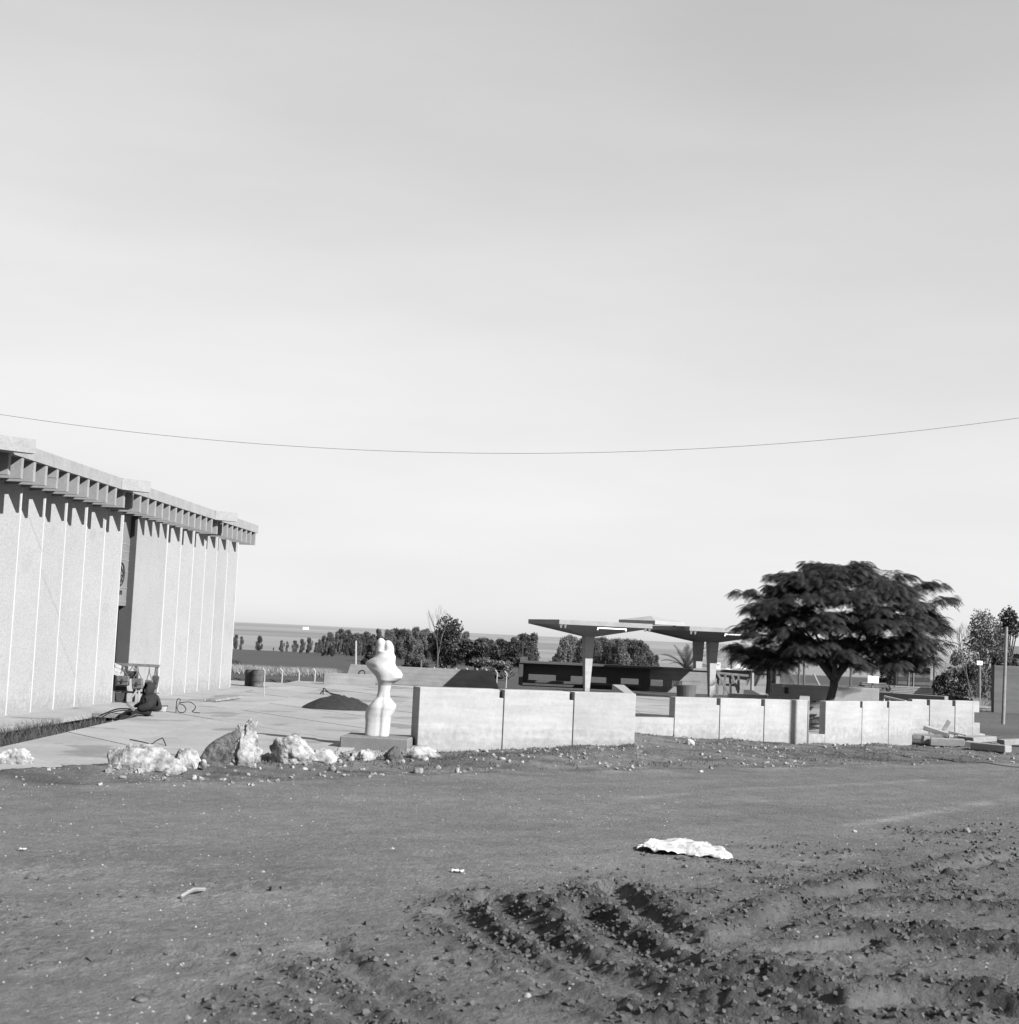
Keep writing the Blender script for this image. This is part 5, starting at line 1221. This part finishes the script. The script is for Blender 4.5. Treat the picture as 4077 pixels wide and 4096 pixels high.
one(hp, 'white_tarpaulin', M_tarp, 'white tarpaulin draped along the top of the slotted wall', 'tarpaulin', smooth=True)
# poles and signs
def pole(label, px, pt, pb2, y, r, m=None, name='pole', group=None, lean=0):
    a, b = D(px, pt, y), D(px - lean, pb2, y); b.z = min(b.z, gz(b.x, y)); 
    return thing(name, label, 'pole', b, group), a, b
t_, a, b = pole('slim floodlight mast beyond the timber trestle', 2927, 2585, 2700, 80, .05, name='floodlight_mast')
MB().tube([b, a], .045, 8).build('mast', M_rod, t_); MB().beam(a + Vector((-.16, 0, 0)), a + Vector((.18, 0, 0)), .04, .04).build('cross_arm', M_rod, t_)
for s in (-.13, .02, .16): MB().bx(a + Vector((s, -.05, .07)), .07, .1, .09).build('lamp', M_rod, t_)
for lab, px, pt, pb2, y in (('dark slim pole behind the court wall left of the trunk', 3198, 2610, 2738, 60), ('grey slim pole beside the dark pole behind the court wall', 3218, 2600, 2740, 60), ('thin pole behind the trunk of the big tree', 3404, 2660, 2712, 90), ('pale thin pole beside the statue', 1424, 2563, 2652, 140), ('thin post by the round shrub', 1685, 2640, 2680, 118), ('thin dark pole at the shed corner', 3738, 2630, 2690, 100)):
    t_, a, b = pole(lab, px, pt, pb2, y, .05); MB().tube([b, a], .0006 * y + .01, 6).build('shaft', M_post if 'pale' in lab else M_twig, t_)
st_ = MB().tube([D(3255, 2695, 55), D(3278, 2742, 55)], .04, 6); one(st_, 'leaning_stake', M_woodl, 'pale stake leaning behind the court wall', 'stake')
t_, a, b = pole('white notice board on a slim pole behind the court wall', 3492, 2560, 2752, 50, .03, name='notice_board')
MB().tube([b, a], .035, 6).build('pole', M_wood, t_); c = D(3494, 2718, 49.9); MB().bx(c, .37, .02, .24).build('board', M_batten, t_); MB().bx(c + Z * .15, .45, .03, .03).build('rail', M_wood, t_)
t_, a, b = pole('white notice board with dark print on a stout post in the yard', 3920, 2655, 2720, 88, .1, name='notice_board')
MB().tube([b, a], .09, 8).build('post', M_wood, t_); c = D(3920, 2652, 87.8); bo = MB().bx(c, .33, .02, .24).build('board', M_batten, t_)
for dx_, dz_ in ((-.06, .05), (.03, .0), (.07, -.05)): MB().bx(c + Vector((dx_, -.013, dz_)), .05, .006, .06).build('print_mark', M_metal, bo)
# transformer poles among the trees
t_, a, b = pole('twin pole transformer station among the trees', 2085, 2563, 2660, 150, .1, name='transformer_pole')
for s in (-.16, .16): MB().tube([b + Vector((s, 0, 0)), a + Vector((s, 0, 0))], .07, 6).build('pole', M_rod, t_)
for f in (.98, .8, .45): MB().beam(b.lerp(a, f) + Vector((-.7, 0, 0)), b.lerp(a, f) + Vector((.7, 0, 0)), .08, .08).build('cross_arm', M_rod, t_)
MB().bx(b.lerp(a, .40) + Vector((.3, 0, 0)), .8, .5, .7).build('transformer', M_metal, t_)
# timber yard
def stack(name, label, pxa, pxb, pt, pb2, y, n_layers, m, cat):
    a, b = D(pxa, pb2, y), D(pxb, pb2, y); z0_ = gz((a.x + b.x) / 2, y); h = D(pxa, pt, y).z - D(pxa, pb2, y).z
    r = thing(name, label, cat, ((a.x + b.x) / 2, y, z0_)); lt = h / n_layers
    for k in range(n_layers):
        for q in range(3):
            o0 = rnd(-.25, .25); L_ = (b.x - a.x) * rnd(.86, 1.05); cx_ = (a.x + b.x) / 2 + o0
            MB().bx((cx_, y + (q - 1) * .3, z0_ + lt * (k + .45)), L_, .24, lt * .62, rnd(-.02, .02)).build('board', m, r)
stack('timber_pile', 'long pile of sawn boards in front of the shed', 3562, 3742, 2700, 2738, 118, 6, M_woodl, 'timber')
stack('timber_pile', 'tall stack of short boards behind the notice board', 3448, 3540, 2683, 2735, 112, 8, M_wood, 'timber')
stack('timber_pile', 'low scattered boards left of the tall stack', 3390, 3470, 2718, 2735, 112, 2, M_wood, 'timber')
stack('timber_pile', 'broken boards on the rubbish heap beside the plain wall', 3852, 3975, 2765, 2785, 66, 2, M_woodl, 'timber')
stack('timber_pile', 'pale boards lying by the dark bush in the yard', 3790, 3850, 2712, 2722, 95, 2, M_woodl, 'timber')
sy = 135; a, b = D(3592, 2712, sy), D(3722, 2708, sy); z0_ = gz(a.x, sy); hz = D(3600, 2665, sy).z
sh = thing('shed', 'low plank shed with a pitched roof behind the board pile', 'shed', ((a.x + b.x) / 2, sy, z0_))
nb = 7
for k in range(nb): MB().bx(((a.x + b.x) / 2, sy, z0_ + (hz - z0_) * (k + .5) / nb), b.x - a.x, .12, (hz - z0_) / nb * .9).build('plank', M_rod if k % 2 else M_metal, sh)
MB().bx(((a.x + b.x) / 2, sy + 1.6, (z0_ + hz) / 2), b.x - a.x - .1, 3, hz - z0_).build('wall', M_rod, sh)
pk = D(3665, 2645, sy).z
MB().add([(a.x - .6, sy - .6, hz - .05), (b.x + .6, sy - .6, hz - .05), (b.x - .3, sy + 1.6, pk + .1), (a.x + .4, sy + 1.6, pk + .1), (b.x + .6, sy + 3.6, hz), (a.x - .6, sy + 3.6, hz)], [(0, 1, 2, 3), (3, 2, 4, 5)]).build('roof', M_wood, sh)
for px in (3636, 3655): MB().bx((D(px, 2690, sy).x, sy - .1, (z0_ + hz) / 2 + .2), .07, .06, hz - z0_ + .7).build('upright', M_woodl, sh)
MB().bx((D(3585, 2690, sy).x, sy - .2, (z0_ + hz) / 2), .12, .12, hz - z0_).build('corner_post', M_rod, sh)
# white wall with shade put into its grey colour, pole at the edge, tin roofed house
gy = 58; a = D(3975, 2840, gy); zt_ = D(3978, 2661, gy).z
gw = MB(); gw.bx((a.x + 2.2, gy + .15, (zt_ - .1) / 2), 4.4, .3, zt_ + .1); one(gw, 'shade_grey_wall', M_gwall, 'tall plain white wall with shade put into its colour behind the slim pole', 'wall', bev=.015)
t_, a, b = pole('slim round pole with a thin cross arm before the plain wall', 4028, 2507, 2897, 47.5, .06, lean=17)
b = P(4013, 2897, gz(P(4013, 2897, 0).x, P(4013, 2897, 0).y)); a = D(4027, 2507, b.y); t_.location = b
MB().tube([b - Z * .1, a], [.062, .05], 12).build('shaft', M_condark, t_); MB().beam(a + Vector((-.12, 0, -.12)), a + Vector((.35, 0, -.12)), .02, .02).build('cross_arm', M_rod, t_)
hy = 112; a = D(4035, 2640, hy); z0_ = gz(a.x, hy); hh_ = thing('tin_house', 'house with a pale corrugated roof behind the black hedge', 'house', (a.x + 3, hy, z0_))
ez = D(4050, 2612, hy).z
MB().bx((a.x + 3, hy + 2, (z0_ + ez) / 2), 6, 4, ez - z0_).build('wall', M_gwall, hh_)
co = MB(); nC = 60
for i in range(nC + 1):
    x_ = a.x - .4 + 6.8 * i / nC; dz_ = .035 * math.cos(i * math.pi); co.v += [(x_, hy - .4, ez - .05 + dz_), (x_, hy + 2, ez + .55 + dz_)]
for i in range(nC): co.f.append((2 * i, 2 * i + 2, 2 * i + 3, 2 * i + 1))
co.build('roof', M_tin, hh_)
# far building and pale tracks in the fields
fb = D(1223, 2524, 1500); fbt = thing('farm_building', 'tiny white farm building far off in the fields', 'building', (fb.x, 1500, gz(fb.x, 1500)))
zz_ = gz(fb.x, 1500); MB().bx((fb.x, 1500, zz_ + 1.3), 5.2, 5, 2.8).build('wall', M_batten, fbt); MB().bx((fb.x, 1500, zz_ + 2.8), 5.8, 5.6, .3).build('roof', M_post, fbt)
for dx_ in (-1.4, 1.2): MB().bx((fb.x + dx_, 1497.4, zz_ + 1.5), .8, .1, .9).build('window', M_rod, fbt)
# ------------------------------------------------------------------ broken concrete beams by the notched wall
def cbeam(label, pa, pb2, y_a, y_b, wd, h, rise=0):
    a, b = D(*pa, y_a), D(*pb2, y_b); mb = MB().beam(a, b, wd, h)
    return one(mb, 'concrete_beam', M_con, label, 'beam', 'broken beams by the notched wall', bev=.012)
cbeam('thick pale concrete beam lying before the notched wall', (3722, 2966), (3858, 2972), 36.8, 36.6, 0.33, 0.19)
cbeam('pale beam lying behind the thick beam against the wall corner', (3652, 2946), (3800, 2948), 37.5, 37.2, 0.28, 0.13)
cbeam('tilted pale beam resting its raised dark end on the pile', (3700, 2910), (3800, 2942), 37.5, 37.2, 0.33, 0.12)
cbeam('flat concrete piece at the foot of the notched wall', (3862, 2958), (3956, 2953), 37.4, 37.8, 0.55, 0.13)
cbeam('short pale beam between the thick beam and the dark sided beam', (3865, 2975), (3930, 2985), 36.2, 36.0, 0.33, 0.15)
cbeam('long concrete beam with its near side in shade on the dirt', (3895, 2983), (4035, 2997), 35.7, 34.8, 0.24, 0.17)
cbeam('pale beam lying apart on the dirt beyond the pile', (4003, 2970), (4120, 2966), 37.2, 37.4, 0.33, 0.14)
cbeam('low pale block under the tilted beam', (3690, 2958), (3716, 2962), 37.1, 37.1, 0.22, 0.20)
pk_ = MB().beam(D(3776, 2922, 37.4), D(3798, 2884, 37.5), .10, .03, (0, 1, 0)); one(pk_, 'plank', M_wood, 'short dark plank standing up from the beam pile', 'plank')
for lab, pa, pb2 in (('thin pale stick lying over the beam pile', (3795, 2926), (3865, 2942)), ('dark thin stick under the pale stick', (3793, 2932), (3835, 2940)), ('thin pale stick between the beams on the dirt', (3955, 2968), (4000, 2978))):
    one(MB().tube([D(*pa, 37.1), D(*pb2, 36.9)], .018, 5), 'stick', M_woodl if 'pale' in lab else M_rod, lab, 'stick')
# ------------------------------------------------------------------ overhead cable with its two poles outside the view
def upole(label, x, y, h):
    t = thing('utility_pole', label, 'pole', (x, y, ZR)); MB().tube([(x, y, ZR - .2), (x, y, h)], [.11, .08], 10).build('shaft', M_wood, t)
    MB().beam((x - .5, y, h - .25), (x + .5, y, h - .25), .08, .1).build('cross_arm', M_wood, t)
    MB().tube([(x, y, h), (x, y, h + .1)], .04, 8).build('insulator', M_paint, t)
PX = Vector((13.12, 29.2, 7.63)); PL = Vector((-14.0, 30.4, 6.757))
upole('tall wooden utility pole at the roadside carrying the overhead cable', PX.x, PX.y, 7.5)
ms = thing('roof_mast', 'short steel mast on the hall roof holding the cable end', 'mast', (PL.x, PL.y, ZT - .03)); MB().tube([(PL.x, PL.y, ZT - .03), (PL.x, PL.y, PL.z)], .04, 8).build('tube', M_rod, ms); MB().bx((PL.x, PL.y, ZT - .02), .3, .3, .03).build('foot_plate', M_rod, ms)
wv_ = []
for i in range(61):
    q = PL.lerp(PX, i / 60); u_ = q.x + .7; q.z = 5.91 + .00698 * u_ * u_ + .0292 * u_; wv_.append(q)
one(MB().tube(wv_, .0042, 5), 'overhead_cable', M_cable, 'thin sagging overhead cable crossing the sky', 'cable', base=PL)
